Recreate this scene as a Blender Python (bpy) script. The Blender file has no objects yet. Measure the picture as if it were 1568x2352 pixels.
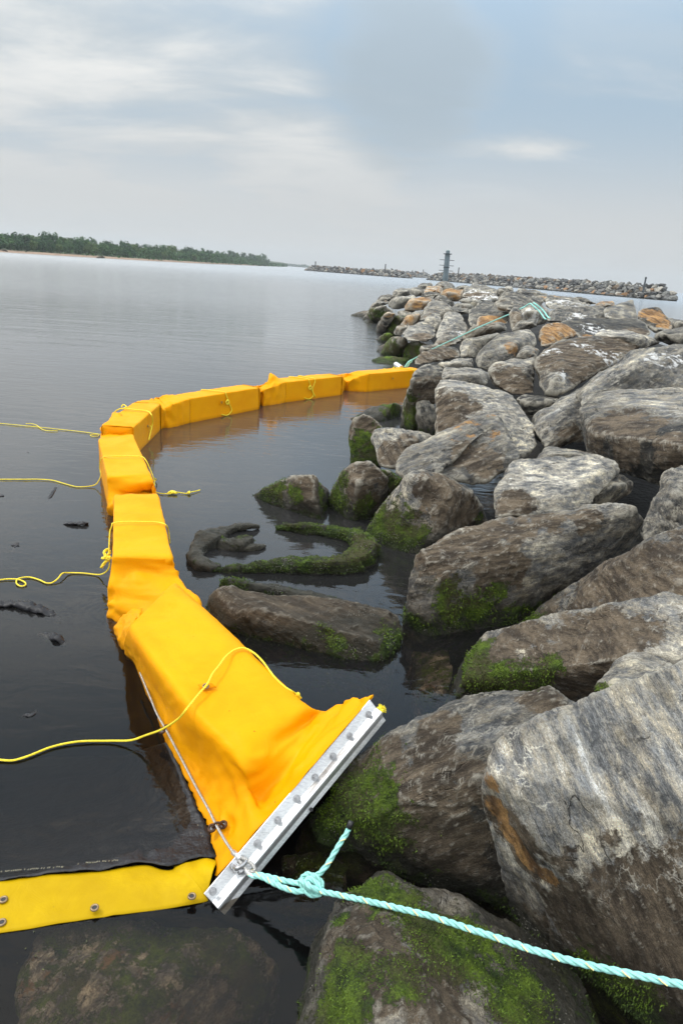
import bpy, bmesh, math, random
import numpy as np
from mathutils import Vector, Matrix
random.seed(7)
rng = np.random.default_rng(11)
sc = bpy.context.scene
C = sc.collection

# ------------------------------------------------------------------ camera
CAM_H = 2.2
FPX = 1568.0                                   # focal length in px of a 1568x2352 frame = 24 mm on 36 mm
ROLL = math.atan(.070)
HORIZ = 618.6
PITCH = math.atan((1176 - HORIZ) * math.cos(ROLL) / FPX)
cam_d = bpy.data.cameras.new('camera'); cam = bpy.data.objects.new('camera', cam_d); C.objects.link(cam)
cam_d.sensor_fit = 'VERTICAL'; cam_d.sensor_height = 36; cam_d.lens = 24
cam_d.clip_start = .05; cam_d.clip_end = 20000
cr, sr, cp, sp = math.cos(ROLL), math.sin(ROLL), math.cos(PITCH), math.sin(PITCH)
R0 = Vector((1, 0, 0)); U0 = Vector((0, sp, cp)); F0 = Vector((0, cp, -sp))
right = R0 * cr + U0 * sr; up = -R0 * sr + U0 * cr
cam.matrix_world = Matrix(((right.x, up.x, -F0.x, 0), (right.y, up.y, -F0.y, 0), (right.z, up.z, -F0.z, CAM_H), (0, 0, 0, 1)))
sc.camera = cam
sc.render.resolution_x = 682; sc.render.resolution_y = 1024

# ------------------------------------------------------------------ sky, sun, exposure
SUN_EL, SUN_AZ = math.radians(56), math.radians(285)
world = bpy.data.worlds.new('World'); sc.world = world; world.use_nodes = True


def ray(x, y):
    u = (x - 784) / FPX; v = -(y - 1176) / FPX
    a = u * cr - v * sr; b = u * sr + v * cr
    return np.array([a, cp + b * sp, -sp + b * cp])


class NT:
    """tiny helper round a node tree"""
    def __init__(s, nt):
        s.t = nt; nt.nodes.clear()

    def n(s, typ, **kw):
        nd = s.t.nodes.new(typ)
        for k, v in kw.items():
            if k.startswith('i_'):
                nd.inputs[k[2:].replace('_', ' ')].default_value = v
            else:
                setattr(nd, k, v)
        return nd

    def l(s, a, b):
        s.t.links.new(a, b)

    def val(s, sock, v):
        if hasattr(v, 'links'): s.l(v, sock)
        else: sock.default_value = v

    def math(s, op, a, b=0.0, c=None, clamp=False):
        m = s.n('ShaderNodeMath', operation=op); m.use_clamp = clamp
        s.val(m.inputs[0], a); s.val(m.inputs[1], b)
        if c is not None: s.val(m.inputs[2], c)
        return m.outputs[0]

    def mix(s, f, a, b, typ='RGBA', blend='MIX'):
        m = s.n('ShaderNodeMix', data_type=typ)
        if typ == 'RGBA': m.blend_type = blend; i = (6, 7); o = 2
        else: i = (2, 3); o = 0
        s.val(m.inputs[0], f)
        for k, v in zip(i, (a, b)):
            if isinstance(v, tuple) and len(v) == 3: v = v + (1,)
            s.val(m.inputs[k], v)
        return m.outputs[o]

    def noise(s, vec, scale, detail=4, rough=.55, dist=0.0, typ='FBM', out=0):
        m = s.n('ShaderNodeTexNoise', noise_type=typ)
        if vec is not None: s.l(vec, m.inputs['Vector'])
        s.val(m.inputs['Scale'], scale); m.inputs['Detail'].default_value = detail
        m.inputs['Roughness'].default_value = rough; m.inputs['Distortion'].default_value = dist
        return m.outputs[out]

    def rng(s, v, a, b, c=0.0, d=1.0, smooth=True):
        m = s.n('ShaderNodeMapRange', interpolation_type='SMOOTHSTEP' if smooth else 'LINEAR')
        s.val(m.inputs[0], v)
        for k, x in zip((1, 2, 3, 4), (a, b, c, d)): s.val(m.inputs[k], x)
        return m.outputs[0]

    def mapping(s, vec, scale=(1, 1, 1), rot=(0, 0, 0), loc=(0, 0, 0)):
        m = s.n('ShaderNodeMapping'); s.l(vec, m.inputs[0])
        m.inputs['Scale'].default_value = scale; m.inputs['Rotation'].default_value = rot; m.inputs['Location'].default_value = loc
        return m.outputs[0]


def build_world():
    w = NT(world.node_tree)
    tc = w.n('ShaderNodeTexCoord').outputs['Generated']
    sep = w.n('ShaderNodeSeparateXYZ'); w.l(tc, sep.inputs[0])
    z = w.math('MAXIMUM', sep.outputs[2], 0.0)
    zz = w.math('ADD', z, .16)
    px = w.math('DIVIDE', sep.outputs[0], zz); py = w.math('DIVIDE', sep.outputs[1], zz)
    cmb = w.n('ShaderNodeCombineXYZ'); w.l(px, cmb.inputs[0]); w.l(py, cmb.inputs[1])
    v = w.mapping(cmb.outputs[0], scale=(.75, 1.25, 1), rot=(0, 0, .5), loc=(2.3, .9, 0))
    n1 = w.noise(v, .62, 7, .52, .5)
    n2 = w.noise(w.mapping(cmb.outputs[0], scale=(.75, 1.3, 1), rot=(0, 0, -.35)), 1.7, 6, .58, .4)
    cl = w.math('ADD', w.math('MULTIPLY', n1, .75), w.math('MULTIPLY', n2, .25))
    # bluer gaps towards the right of the view (east of north)
    az = w.n('ShaderNodeVectorMath', operation='DOT_PRODUCT'); w.l(tc, az.inputs[0]); az.inputs[1].default_value = Vector((.43, .86, .27)).normalized()
    gap = w.rng(az.outputs['Value'], .86, .995, 0.0, .13)
    az2 = w.n('ShaderNodeVectorMath', operation='DOT_PRODUCT'); w.l(tc, az2.inputs[0]); az2.inputs[1].default_value = Vector((.06, .95, .24)).normalized()
    gap = w.math('ADD', gap, w.rng(az2.outputs['Value'], .985, .999, 0.0, .10))
    cl = w.math('SUBTRACT', cl, gap)
    mask = w.rng(cl, .30, .53)
    low = w.rng(z, .06, .22, 1.0, 0.0)            # towards the horizon the cloud closes
    mask = w.math('MAXIMUM', mask, w.math('MULTIPLY', low, .95))
    blue = w.mix(w.rng(z, .1, .5), (.37, .475, .57), (.34, .465, .60))
    shade = w.rng(w.math('ADD', w.math('MULTIPLY', cl, .6), w.math('MULTIPLY', n2, .4)), .40, .60)
    cloud = w.mix(shade, (.50, .545, .57), (.77, .77, .75))
    cloud = w.mix(low, cloud, (.555, .567, .572))
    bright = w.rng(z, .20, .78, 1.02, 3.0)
    sm_ = w.n('ShaderNodeVectorMath', operation='DOT_PRODUCT'); w.l(tc, sm_.inputs[0]); sm_.inputs[1].default_value = Vector(tuple(ray(935, 165))).normalized()
    smud = w.math('MULTIPLY', w.rng(w.math('ADD', sm_.outputs['Value'], w.math('MULTIPLY', w.math('SUBTRACT', n2, .5), .02)), .9915, .9995), .62)
    cloud = w.mix(smud, cloud, (.31, .375, .42))
    mask = w.math('MAXIMUM', mask, smud)
    colr = w.mix(mask, blue, cloud)
    sky = w.n('ShaderNodeTexSky', sky_type='NISHITA'); sky.sun_disc = False
    sky.sun_elevation = SUN_EL; sky.sun_rotation = SUN_AZ
    b1 = w.n('ShaderNodeBackground'); w.l(sky.outputs[0], b1.inputs[0]); b1.inputs[1].default_value = .06
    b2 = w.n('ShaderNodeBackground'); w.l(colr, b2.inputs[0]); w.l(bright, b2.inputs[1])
    mx = w.n('ShaderNodeMixShader'); mx.inputs[0].default_value = .93
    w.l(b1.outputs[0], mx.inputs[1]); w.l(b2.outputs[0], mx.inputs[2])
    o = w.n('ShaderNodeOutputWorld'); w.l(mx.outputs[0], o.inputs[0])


build_world()
sun_d = bpy.data.lights.new('sun', 'SUN'); sun = bpy.data.objects.new('sun', sun_d); C.objects.link(sun)
sun_d.energy = 1.5; sun_d.angle = math.radians(11); sun_d.color = (1, .96, .9)
sdir = Vector((math.sin(SUN_AZ) * math.cos(SUN_EL), math.cos(SUN_AZ) * math.cos(SUN_EL), math.sin(SUN_EL)))
sun.rotation_euler = sdir.to_track_quat('Z', 'Y').to_euler()
sc.view_settings.view_transform = 'Standard'; sc.view_settings.look = 'None'
sc.view_settings.exposure = 0.22; sc.view_settings.gamma = 1; sc.view_settings.use_curve_mapping = False
sc.cycles.diffuse_bounces = 2; sc.cycles.max_bounces = 8; sc.cycles.transparent_max_bounces = 12; sc.cycles.volume_bounces = 0
sc.cycles.volume_step_rate = 4

# ------------------------------------------------------------------ pixel of a 1568x2352 frame -> place in the world
def Pz(x, y, z):
    r = ray(x, y); return np.array([0, 0, CAM_H]) + r * ((z - CAM_H) / r[2])


def PY(x, y, Y):
    r = ray(x, y); return np.array([0, 0, CAM_H]) + r * (Y / r[1])


FR = {'D': (0, 0, 1), 'A': (784, 564.5, .5), 'B': (784, 1003.5, .5), 'C': (188.2, 815.4, .5), 'E': (0, 1505.3, .6), 'S': (627.2, 1505.3, .6),
      'F': (784, 627.2, .26), 'G': (1160.3, 627.2, .26), 'H': (784, 846.7, .26), 'J': (1160.3, 1097.6, .26), 'K': (627.2, 564.5, .26),
      'L': (0, 940.8, .2668), 'M': (345, 1442.6, .36), 'N': (439, 1850.2, .3)}


def fr(f, x, y):
    a, b, s = FR[f]; return a + x * s, b + y * s


# ------------------------------------------------------------------ numpy noise
_perm = np.random.default_rng(5).permutation(256); _perm = np.concatenate([_perm, _perm, _perm])
_g = np.random.default_rng(6).normal(size=(256, 3)); _g /= np.linalg.norm(_g, axis=1)[:, None]; _g = _g.astype(np.float32)


def perlin(p):
    p = p.astype(np.float32)
    i = np.floor(p).astype(np.int64); f = p - i; i &= 255
    u = f * f * f * (f * (f * 6 - 15) + 10)
    r = 0
    for dx in (0, 1):
        wx = u[:, 0] if dx else 1 - u[:, 0]
        hx = _perm[i[:, 0] + dx]
        for dy in (0, 1):
            wy = wx * (u[:, 1] if dy else 1 - u[:, 1])
            hy = _perm[hx + i[:, 1] + dy]
            for dz in (0, 1):
                w = wy * (u[:, 2] if dz else 1 - u[:, 2])
                g = _g[_perm[hy + i[:, 2] + dz]]
                r = r + w * (g[:, 0] * (f[:, 0] - dx) + g[:, 1] * (f[:, 1] - dy) + g[:, 2] * (f[:, 2] - dz))
    return r * 1.6


def fbm(p, octaves=3, gain=.5):
    r = 0; a = 1; 
    for k in range(octaves):
        r = r + a * perlin(p * (2.03 ** k) + 17.3 * k); a *= gain
    return r


def facets(p):
    """continuous noise made of flat triangular facets with sharp edges between them"""
    i = np.floor(p).astype(np.int64); f = p - i; o = np.argsort(-f, axis=1); fs = -np.sort(-f, axis=1)
    c = i & 255; n = len(p); idx = np.arange(n)
    def hv(c):
        c = c & 255; return _g[_perm[_perm[_perm[c[:, 0]] + c[:, 1]] + c[:, 2]], 0] * 1.4
    r = hv(c) * (1 - fs[:, 0])
    for k in range(3):
        c = c.copy(); c[idx, o[:, k]] += 1
        r = r + hv(c) * (fs[:, k] - (fs[:, k + 1] if k < 2 else 0))
    return r


def worley(p):
    """nearest feature point: distance, gap to second, random vector of the cell, offset from the feature point"""
    i = np.floor(p).astype(np.int64); n = len(p)
    best = np.full(n, 9.0); sec = np.full(n, 9.0); vec = np.zeros((n, 3)); off = np.zeros((n, 3))
    for dx in (-1, 0, 1):
        for dy in (-1, 0, 1):
            for dz in (-1, 0, 1):
                c = i + np.array([dx, dy, dz]); ci = c & 255
                h = _perm[_perm[_perm[ci[:, 0]] + ci[:, 1]] + ci[:, 2]]
                fp = c + .5 + .42 * _g[h]
                d = np.linalg.norm(p - fp, axis=1)
                m = d < best
                sec = np.where(m, best, np.minimum(sec, d))
                best = np.where(m, d, best)
                vec[m] = _g[(h[m] * 7 + 3) & 255]; off[m] = (p - fp)[m]
    return best, sec - best, vec, off


# ------------------------------------------------------------------ object helpers
def tag(o, label=None, cat=None, group=None, kind=None):
    if label: o['label'] = label
    if cat: o['category'] = cat
    if group: o['group'] = group
    if kind: o['kind'] = kind
    return o


def empty(name, loc=(0, 0, 0)):
    o = bpy.data.objects.new(name, None); C.objects.link(o); o.location = loc; o.empty_display_size = .1
    return o


def link(name, me, mat=None, parent=None, loc=None):
    o = bpy.data.objects.new(name, me); C.objects.link(o)
    if mat is not None:
        me.materials.clear(); me.materials.append(mat)
    if loc is not None: o.location = loc
    if parent: o.parent = parent
    return o


def mesh(name, verts, faces, smooth=False):
    me = bpy.data.meshes.new(name); me.from_pydata([tuple(map(float, v)) for v in verts], [], faces); me.update()
    if smooth: me.shade_smooth()
    return me


def grid_faces(nu, nv, cu=False, cv=False):
    f = []
    for i in range(nu if cu else nu - 1):
        for j in range(nv if cv else nv - 1):
            a = i * nv + j; b = i * nv + (j + 1) % nv; c = ((i + 1) % nu) * nv + (j + 1) % nv; d = ((i + 1) % nu) * nv + j
            f.append((a, b, c, d))
    return f


def catmull(pts, n):
    """smooth curve through the points, n samples per span"""
    P = [np.array(p, float) for p in pts]; P = [2 * P[0] - P[1]] + P + [2 * P[-1] - P[-2]]
    out = []
    for i in range(1, len(P) - 2):
        p0, p1, p2, p3 = P[i - 1:i + 3]
        for k in range(n):
            t = k / n
            out.append(.5 * (2 * p1 + (p2 - p0) * t + (2 * p0 - 5 * p1 + 4 * p2 - p3) * t * t + (3 * p1 - p0 - 3 * p2 + p3) * t ** 3))
    out.append(P[-2]); return np.array(out)


def resample(pts, step):
    pts = np.array(pts); d = np.linalg.norm(np.diff(pts, axis=0), axis=1); s = np.concatenate([[0], np.cumsum(d)])
    n = max(2, int(s[-1] / step)); t = np.linspace(0, s[-1], n + 1)
    return np.stack([np.interp(t, s, pts[:, k]) for k in range(3)], 1), t


def frames(pts):
    T = np.gradient(pts, axis=0); T /= np.linalg.norm(T, axis=1)[:, None] + 1e-9
    N = np.zeros_like(T); ref = np.array([0, 0, 1.0]) if abs(T[0, 2]) < .9 else np.array([1.0, 0, 0])
    n = ref - T[0] * ref.dot(T[0]); N[0] = n / np.linalg.norm(n)
    for i in range(1, len(T)):
        n = N[i - 1] - T[i] * N[i - 1].dot(T[i]); N[i] = n / (np.linalg.norm(n) + 1e-9)
    return T, N, np.cross(T, N)


def tube(pts, r, seg=8, ry=None):
    pts = np.array(pts); T, N, B = frames(pts); n = len(pts)
    r = np.full(n, r) if np.isscalar(r) else np.array(r)
    a = np.linspace(0, 2 * math.pi, seg, endpoint=False)
    V = pts[:, None, :] + r[:, None, None] * (np.cos(a)[None, :, None] * N[:, None, :] + np.sin(a)[None, :, None] * B[:, None, :])
    f = grid_faces(n, seg, cv=True)
    f.append(tuple(range(seg - 1, -1, -1))); f.append(tuple((n - 1) * seg + k for k in range(seg)))
    return V.reshape(-1, 3), f


def rope_mesh(name, pts, rad, pitch=None, step=None, strands=3):
    """laid rope: three strands wound round each other"""
    pitch = pitch or rad * 9; step = step or pitch / 9
    p, t = resample(pts, step); T, N, B = frames(p)
    V = []; Fc = []
    for k in range(strands):
        ph = 2 * math.pi * (t / pitch + k / strands)
        c = p + rad * .52 * (np.cos(ph)[:, None] * N + np.sin(ph)[:, None] * B)
        v, f = tube(c, rad * .55, 7)
        o = len(V) and sum(len(x) for x in V)
        V.append(v); Fc += [tuple(i + o for i in q) for q in f]
    return mesh(name, np.concatenate(V), Fc, True)


def merge(parts):
    V = []; Fc = []; o = 0
    for v, f in parts:
        V.append(np.array(v)); Fc += [tuple(i + o for i in q) for q in f]; o += len(v)
    return np.concatenate(V), Fc


def box_vf(c, sx, sy, sz, M=None):
    v = np.array([(x, y, z) for x in (-.5, .5) for y in (-.5, .5) for z in (-.5, .5)]) * (sx, sy, sz)
    if M is not None: v = v @ np.array(M).T
    return v + np.array(c), [(0, 1, 3, 2), (4, 6, 7, 5), (0, 4, 5, 1), (2, 3, 7, 6), (0, 2, 6, 4), (1, 5, 7, 3)]


# ------------------------------------------------------------------ materials
def newmat(name):
    m = bpy.data.materials.new(name); m.use_nodes = True
    return m, NT(m.node_tree)


def bsdf(w, color, rough=.6, metal=0.0, normal=None, spec=None, **kw):
    b = w.n('ShaderNodeBsdfPrincipled')
    w.val(b.inputs['Base Color'], color if not (isinstance(color, tuple) and len(color) == 3) else color + (1,))
    w.val(b.inputs['Roughness'], rough); b.inputs['Metallic'].default_value = metal
    if normal is not None: w.l(normal, b.inputs['Normal'])
    if spec is not None: w.val(b.inputs['Specular IOR Level'], spec)
    o = w.n('ShaderNodeOutputMaterial'); w.l(b.outputs[0], o.inputs[0])
    return b


def bump(w, h, strength=.5, dist=.01, prev=None):
    b = w.n('ShaderNodeBump'); w.l(h, b.inputs['Height']); b.inputs['Strength'].default_value = strength; b.inputs['Distance'].default_value = dist
    if prev is not None: w.l(prev, b.inputs['Normal'])
    return b.outputs[0]


def rock_material(far=False):
    m, w = newmat('rock_far' if far else 'rock')
    tex = w.n('ShaderNodeAttribute', attribute_name='tex').outputs['Vector']
    am = w.n('ShaderNodeAttribute', attribute_name='mask'); sm = w.n('ShaderNodeSeparateColor'); w.l(am.outputs['Color'], sm.inputs[0])
    an = w.n('ShaderNodeAttribute', attribute_name='mask2'); sn = w.n('ShaderNodeSeparateColor'); w.l(an.outputs['Color'], sn.inputs[0])
    MOSS, BROWN, WHITE = sm.outputs; ORANGE, LIGHT, BAND = sn.outputs
    pos = w.n('ShaderNodeNewGeometry').outputs['Position']
    sep = w.n('ShaderNodeSeparateXYZ'); w.l(pos, sep.inputs[0]); Z = sep.outputs[2]
    warp = w.noise(tex, 1.3, 4, .6, out=1)
    wv = w.n('ShaderNodeVectorMath', operation='MULTIPLY_ADD'); w.l(warp, wv.inputs[0]); wv.inputs[1].default_value = (.07, .07, .07); w.l(tex, wv.inputs[2])
    tv = wv.outputs[0]
    st = w.mapping(tv, scale=(1.0, 1.0, 5.5))
    b1 = w.noise(st, 1.9, 10, .72, .1)              # foliation bands
    b2 = w.noise(w.mapping(tv, scale=(1, 1.4, 3)), 6.5, 10, .74, .1)             # blotches
    fine = w.noise(w.mapping(tv, scale=(1, 1, 3.5)), 62, 4, .75)
    grain = w.noise(tex, 210, 2, .7)
    big = w.noise(tex, 2.4, 7, .62)
    f = w.mix(w.math('MULTIPLY', BAND, .68), b2, b1, 'FLOAT')
    f = w.math('ADD', w.math('MULTIPLY', f, .62), w.math('MULTIPLY', w.math('ADD', w.math('MULTIPLY', fine, .5), w.math('MULTIPLY', big, .5)), .38))
    g = w.rng(f, .405, .61)
    dark = w.mix(big, (.040, .045, .052), (.072, .068, .062))
    mid = w.mix(w.rng(b2, .35, .65), (.150, .155, .160), (.235, .203, .150))
    lightc = w.mix(w.rng(big, .4, .65), (.42, .42, .41), (.56, .50, .375))
    col = w.mix(w.rng(g, 0, .5), dark, mid); col = w.mix(w.rng(g, .52, 1), col, lightc)
    # thin pale crusts in veins
    vein = w.math('ABSOLUTE', w.math('SUBTRACT', w.noise(tv, 2.6, 6, .6, .3), .5))
    vmask = w.rng(vein, .0, .010, .45, 0.0); vmask = w.math('MULTIPLY', vmask, w.rng(w.noise(tex, 2.2, 3), .44, .58))
    col = w.mix(vmask, col, (.56, .53, .45))
    crk = w.math('ABSOLUTE', w.math('SUBTRACT', w.noise(w.mapping(tv, scale=(1, 1, 2.4), loc=(5, 1, 3)), 1.7, 5, .55, .2), .5))
    cmask = w.math('MULTIPLY', w.rng(crk, .0, .007, .85, 0.0), w.rng(w.noise(tex, 1.4, 3), .42, .55))
    col = w.mix(cmask, col, (.018, .016, .014))
    # lighter or darker stone, with shade painted on some front faces
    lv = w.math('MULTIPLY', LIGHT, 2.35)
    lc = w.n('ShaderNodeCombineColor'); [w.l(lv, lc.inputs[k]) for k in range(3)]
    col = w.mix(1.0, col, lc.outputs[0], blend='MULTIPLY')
    # brown varnish with a ragged edge, pale specks left over
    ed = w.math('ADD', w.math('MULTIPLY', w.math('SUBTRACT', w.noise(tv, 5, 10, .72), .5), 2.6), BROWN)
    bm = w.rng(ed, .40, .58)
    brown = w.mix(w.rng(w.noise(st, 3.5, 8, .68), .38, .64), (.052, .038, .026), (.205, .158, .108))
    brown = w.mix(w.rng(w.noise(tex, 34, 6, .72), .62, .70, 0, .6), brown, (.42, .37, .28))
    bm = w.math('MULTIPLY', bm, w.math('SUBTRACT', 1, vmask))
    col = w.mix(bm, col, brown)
    # iron orange
    eo = w.math('ADD', w.math('MULTIPLY', w.math('SUBTRACT', w.noise(tv, 6, 10, .74), .5), 2.6), ORANGE)
    om = w.rng(eo, .45, .62, 0, .92)
    orange = w.mix(w.rng(w.noise(st, 4, 8, .7), .36, .66), (.12, .060, .024), (.56, .31, .11))
    col = w.mix(om, col, orange)
    # chipped pale edges, hollows coloured darker
    pt = w.n('ShaderNodeNewGeometry').outputs['Pointiness']
    if not far:
        edge = w.rng(w.math('ADD', pt, w.math('MULTIPLY', w.math('SUBTRACT', b2, .5), .05)), .507, .556, 0, .68)
        col = w.mix(edge, col, (.50, .465, .39))
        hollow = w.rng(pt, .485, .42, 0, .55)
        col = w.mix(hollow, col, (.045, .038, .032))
    # salt and pepper
    sp_ = w.rng(w.math('ADD', w.math('MULTIPLY', grain, .5), w.math('MULTIPLY', w.noise(tex, 55, 5, .8), .5)), .34, .66, .48, 1.52, False)
    sc_ = w.n('ShaderNodeCombineColor'); [w.l(sp_, sc_.inputs[k]) for k in range(3)]
    col = w.mix(1.0, col, sc_.outputs[0], blend='MULTIPLY')
    # tide zone: dark wet algae film under the moss line
    zn = w.math('ADD', Z, w.math('MULTIPLY', w.math('SUBTRACT', w.noise(tex, 3.5, 6, .65), .5), .26))
    damp = w.rng(zn, .42, .18)
    col = w.mix(w.math('MULTIPLY', damp, .5), col, (.050, .036, .022))
    wet = w.math('MULTIPLY', w.rng(zn, .20, .07), w.rng(Z, -.10, -.015))
    col = w.mix(w.math('MULTIPLY', wet, .80), col, (.016, .017, .010))
    # moss
    me_ = w.math('ADD', w.math('MULTIPLY', w.math('SUBTRACT', w.noise(tex, 7, 11, .78), .5), 3.0), MOSS)
    mm = w.rng(me_, .44, .60)
    mossn = w.rng(w.noise(tex, 13, 8, .7), .34, .66)
    moss = w.mix(mossn, (.022, .042, .007), (.125, .195, .014))
    moss = w.mix(w.rng(w.noise(tex, 3.3, 5, .6), .42, .62), moss, (.065, .062, .022))
    moss = w.mix(w.math('MULTIPLY', w.rng(zn, .16, .02, 0, .72), w.rng(Z, -.08, -.01)), moss, (.010, .019, .006))
    mossf = w.rng(w.noise(tex, 120, 3, .8), .3, .7, .45, 1.5, False)
    mc = w.n('ShaderNodeCombineColor'); [w.l(mossf, mc.inputs[k]) for k in range(3)]
    moss = w.mix(1.0, moss, mc.outputs[0], blend='MULTIPLY')
    col = w.mix(mm, col, moss)
    # barnacles
    vo = w.n('ShaderNodeTexVoronoi', feature='F1'); w.l(tex, vo.inputs['Vector']); vo.inputs['Scale'].default_value = 78
    sepv = w.n('ShaderNodeSeparateColor'); w.l(vo.outputs['Color'], sepv.inputs[0])
    dots = w.math('MULTIPLY', w.rng(vo.outputs['Distance'], .34, .24), w.math('GREATER_THAN', sepv.outputs[0], .5))
    zone = w.math('MULTIPLY', w.rng(zn, .20, .10), w.rng(zn, -.02, .01))
    zone = w.math('MULTIPLY', zone, w.rng(w.noise(tex, 4.5, 4, .6), .50, .62))
    dots = w.math('MULTIPLY', dots, zone)
    if not far: col = w.mix(w.math('MULTIPLY', dots, .8), col, (.44, .42, .36))
    # droppings
    ew = w.math('ADD', w.math('MULTIPLY', w.math('SUBTRACT', w.noise(w.mapping(tex, scale=(1, 1, .8)), 9, 9, .74), .5), 2.0), WHITE)
    wm = w.rng(ew, .50, .62)
    col = w.mix(w.math('MULTIPLY', wm, .93), col, (.76, .76, .75))
    rough = w.rng(wet, 0, 1, .78, .42)
    rough = w.mix(mm, rough, .85, 'FLOAT')
    h = w.math('ADD', w.math('MULTIPLY', b1, .45), w.math('MULTIPLY', b2, .9))
    h = w.math('ADD', h, w.math('MULTIPLY', fine, .34))
    h = w.math('ADD', h, w.math('MULTIPLY', mm, w.math('MULTIPLY', w.noise(tex, 70, 4, .7), .35)))
    h = w.math('ADD', h, w.math('MULTIPLY', dots, .3))
    h = w.math('SUBTRACT', h, w.math('MULTIPLY', cmask, .5))
    nb = bump(w, h, 1.0, .05)
    bsdf(w, col, rough, normal=nb, spec=.35)
    return m


ROCK = rock_material()


def simple(name, color, rough=.6, metal=0.0, nscale=None, namp=.25, bumpd=None, bscale=None, **kw):
    m, w = newmat(name)
    tc = w.n('ShaderNodeTexCoord').outputs['Object']
    c = color + (1,)
    if nscale:
        n = w.rng(w.noise(tc, nscale, 6, .65), .3, .7, 1 - namp, 1 + namp, False)
        cc = w.n('ShaderNodeCombineColor'); [w.l(n, cc.inputs[k]) for k in range(3)]
        c = w.mix(1.0, c, cc.outputs[0], blend='MULTIPLY')
    nb = bump(w, w.noise(tc, bscale or 40, 5, .6), .6, bumpd) if bumpd else None
    bsdf(w, c, rough, metal, nb, **kw)
    return m


def fabric_mat(name, base, deep, dirt=.5):
    m, w = newmat(name)
    tc = w.n('ShaderNodeNewGeometry').outputs['Position']
    n = w.noise(tc, 3.2, 6, .6, .4)
    col = w.mix(w.rng(n, .35, .7), base, deep)
    fl = w.rng(w.noise(tc, 26, 7, .75), .64, .72, 0, dirt)
    col = w.mix(fl, col, tuple(x * .72 for x in base))
    sep = w.n('ShaderNodeSeparateXYZ'); w.l(tc, sep.inputs[0])
    zz = w.math('ADD', sep.outputs[2], w.math('MULTIPLY', w.math('SUBTRACT', w.noise(tc, 9, 5, .7), .5), .06))
    col = w.mix(w.rng(zz, .055, .0, 0, .55), col, tuple(x * y for x, y in zip(deep, (.55, .48, .5))))
    sp_ = w.n('ShaderNodeTexVoronoi'); w.l(tc, sp_.inputs['Vector']); sp_.inputs['Scale'].default_value = 17
    sv = w.n('ShaderNodeSeparateColor'); w.l(sp_.outputs['Color'], sv.inputs[0])
    dots = w.math('MULTIPLY', w.rng(sp_.outputs['Distance'], .07, .05), w.math('GREATER_THAN', sv.outputs[0], .72))
    col = w.mix(w.math('MULTIPLY', dots, .7), col, (.12, .07, .01))
    h = w.math('ADD', w.noise(tc, 7, 5, .55, .8), w.math('MULTIPLY', w.noise(tc, 900, 1, .5), .012))
    nb = bump(w, h, .5, .012)
    b = bsdf(w, col, w.rng(n, .3, .7, .42, .55), normal=nb, spec=.08)
    return m


YEL = fabric_mat('yellow_pvc', (.80, .345, .001), (.76, .300, .001))
YELW = fabric_mat('yellow_pvc_wet', (.66, .45, .004), (.52, .34, .003))
BLACK = simple('black_skirt_fabric', (.011, .011, .014), .42, nscale=9, namp=.35, bumpd=.02, bscale=22, spec=.35)
ALU = None


def alu_mat():
    m, w = newmat('aluminium')
    tc = w.n('ShaderNodeTexCoord').outputs['Object']
    n = w.noise(w.mapping(tc, scale=(2, 60, 60)), 3, 5, .6)
    n2 = w.noise(tc, 9, 7, .7)
    col = w.mix(w.rng(n, .35, .65), (.62, .63, .65), (.78, .79, .80))
    col = w.mix(w.rng(n2, .56, .74, 0, .6), col, (.36, .35, .34))
    bsdf(w, col, w.rng(n2, .3, .7, .30, .52), .82, bump(w, n, .3, .002))
    return m


ALU = alu_mat()
STEEL = simple('steel', (.42, .42, .43), .38, .9, 60, .3)
RUST = simple('rusty_metal', (.075, .035, .018), .65, .4, 50, .5)
BRASS = simple('brass_grommet', (.26, .19, .12), .45, .7, 60, .4)
TEAL = simple('teal_rope', (.30, .66, .60), .6, 0, 45, .3, .002, 300)
CREAM = simple('cream_rope_fleck', (.72, .66, .30), .6)
YROPE = simple('yellow_rope', (.84, .68, .03), .5, 0, 60, .25, .0015, 400)
CABLE = simple('wire_rope', (.40, .39, .37), .45, .65, 80, .35)
TAPE = simple('black_tape', (.015, .015, .017), .4)
PILE = simple('marker_steel_paint', (.15, .195, .22), .5, .1, 3, .2)
DARKPOLE = simple('dark_pole_paint', (.04, .05, .06), .6)
LENS = simple('lantern_glass', (.35, .45, .42), .2)
THREAD = simple('stitch_thread', (.36, .33, .22), .7)

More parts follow.
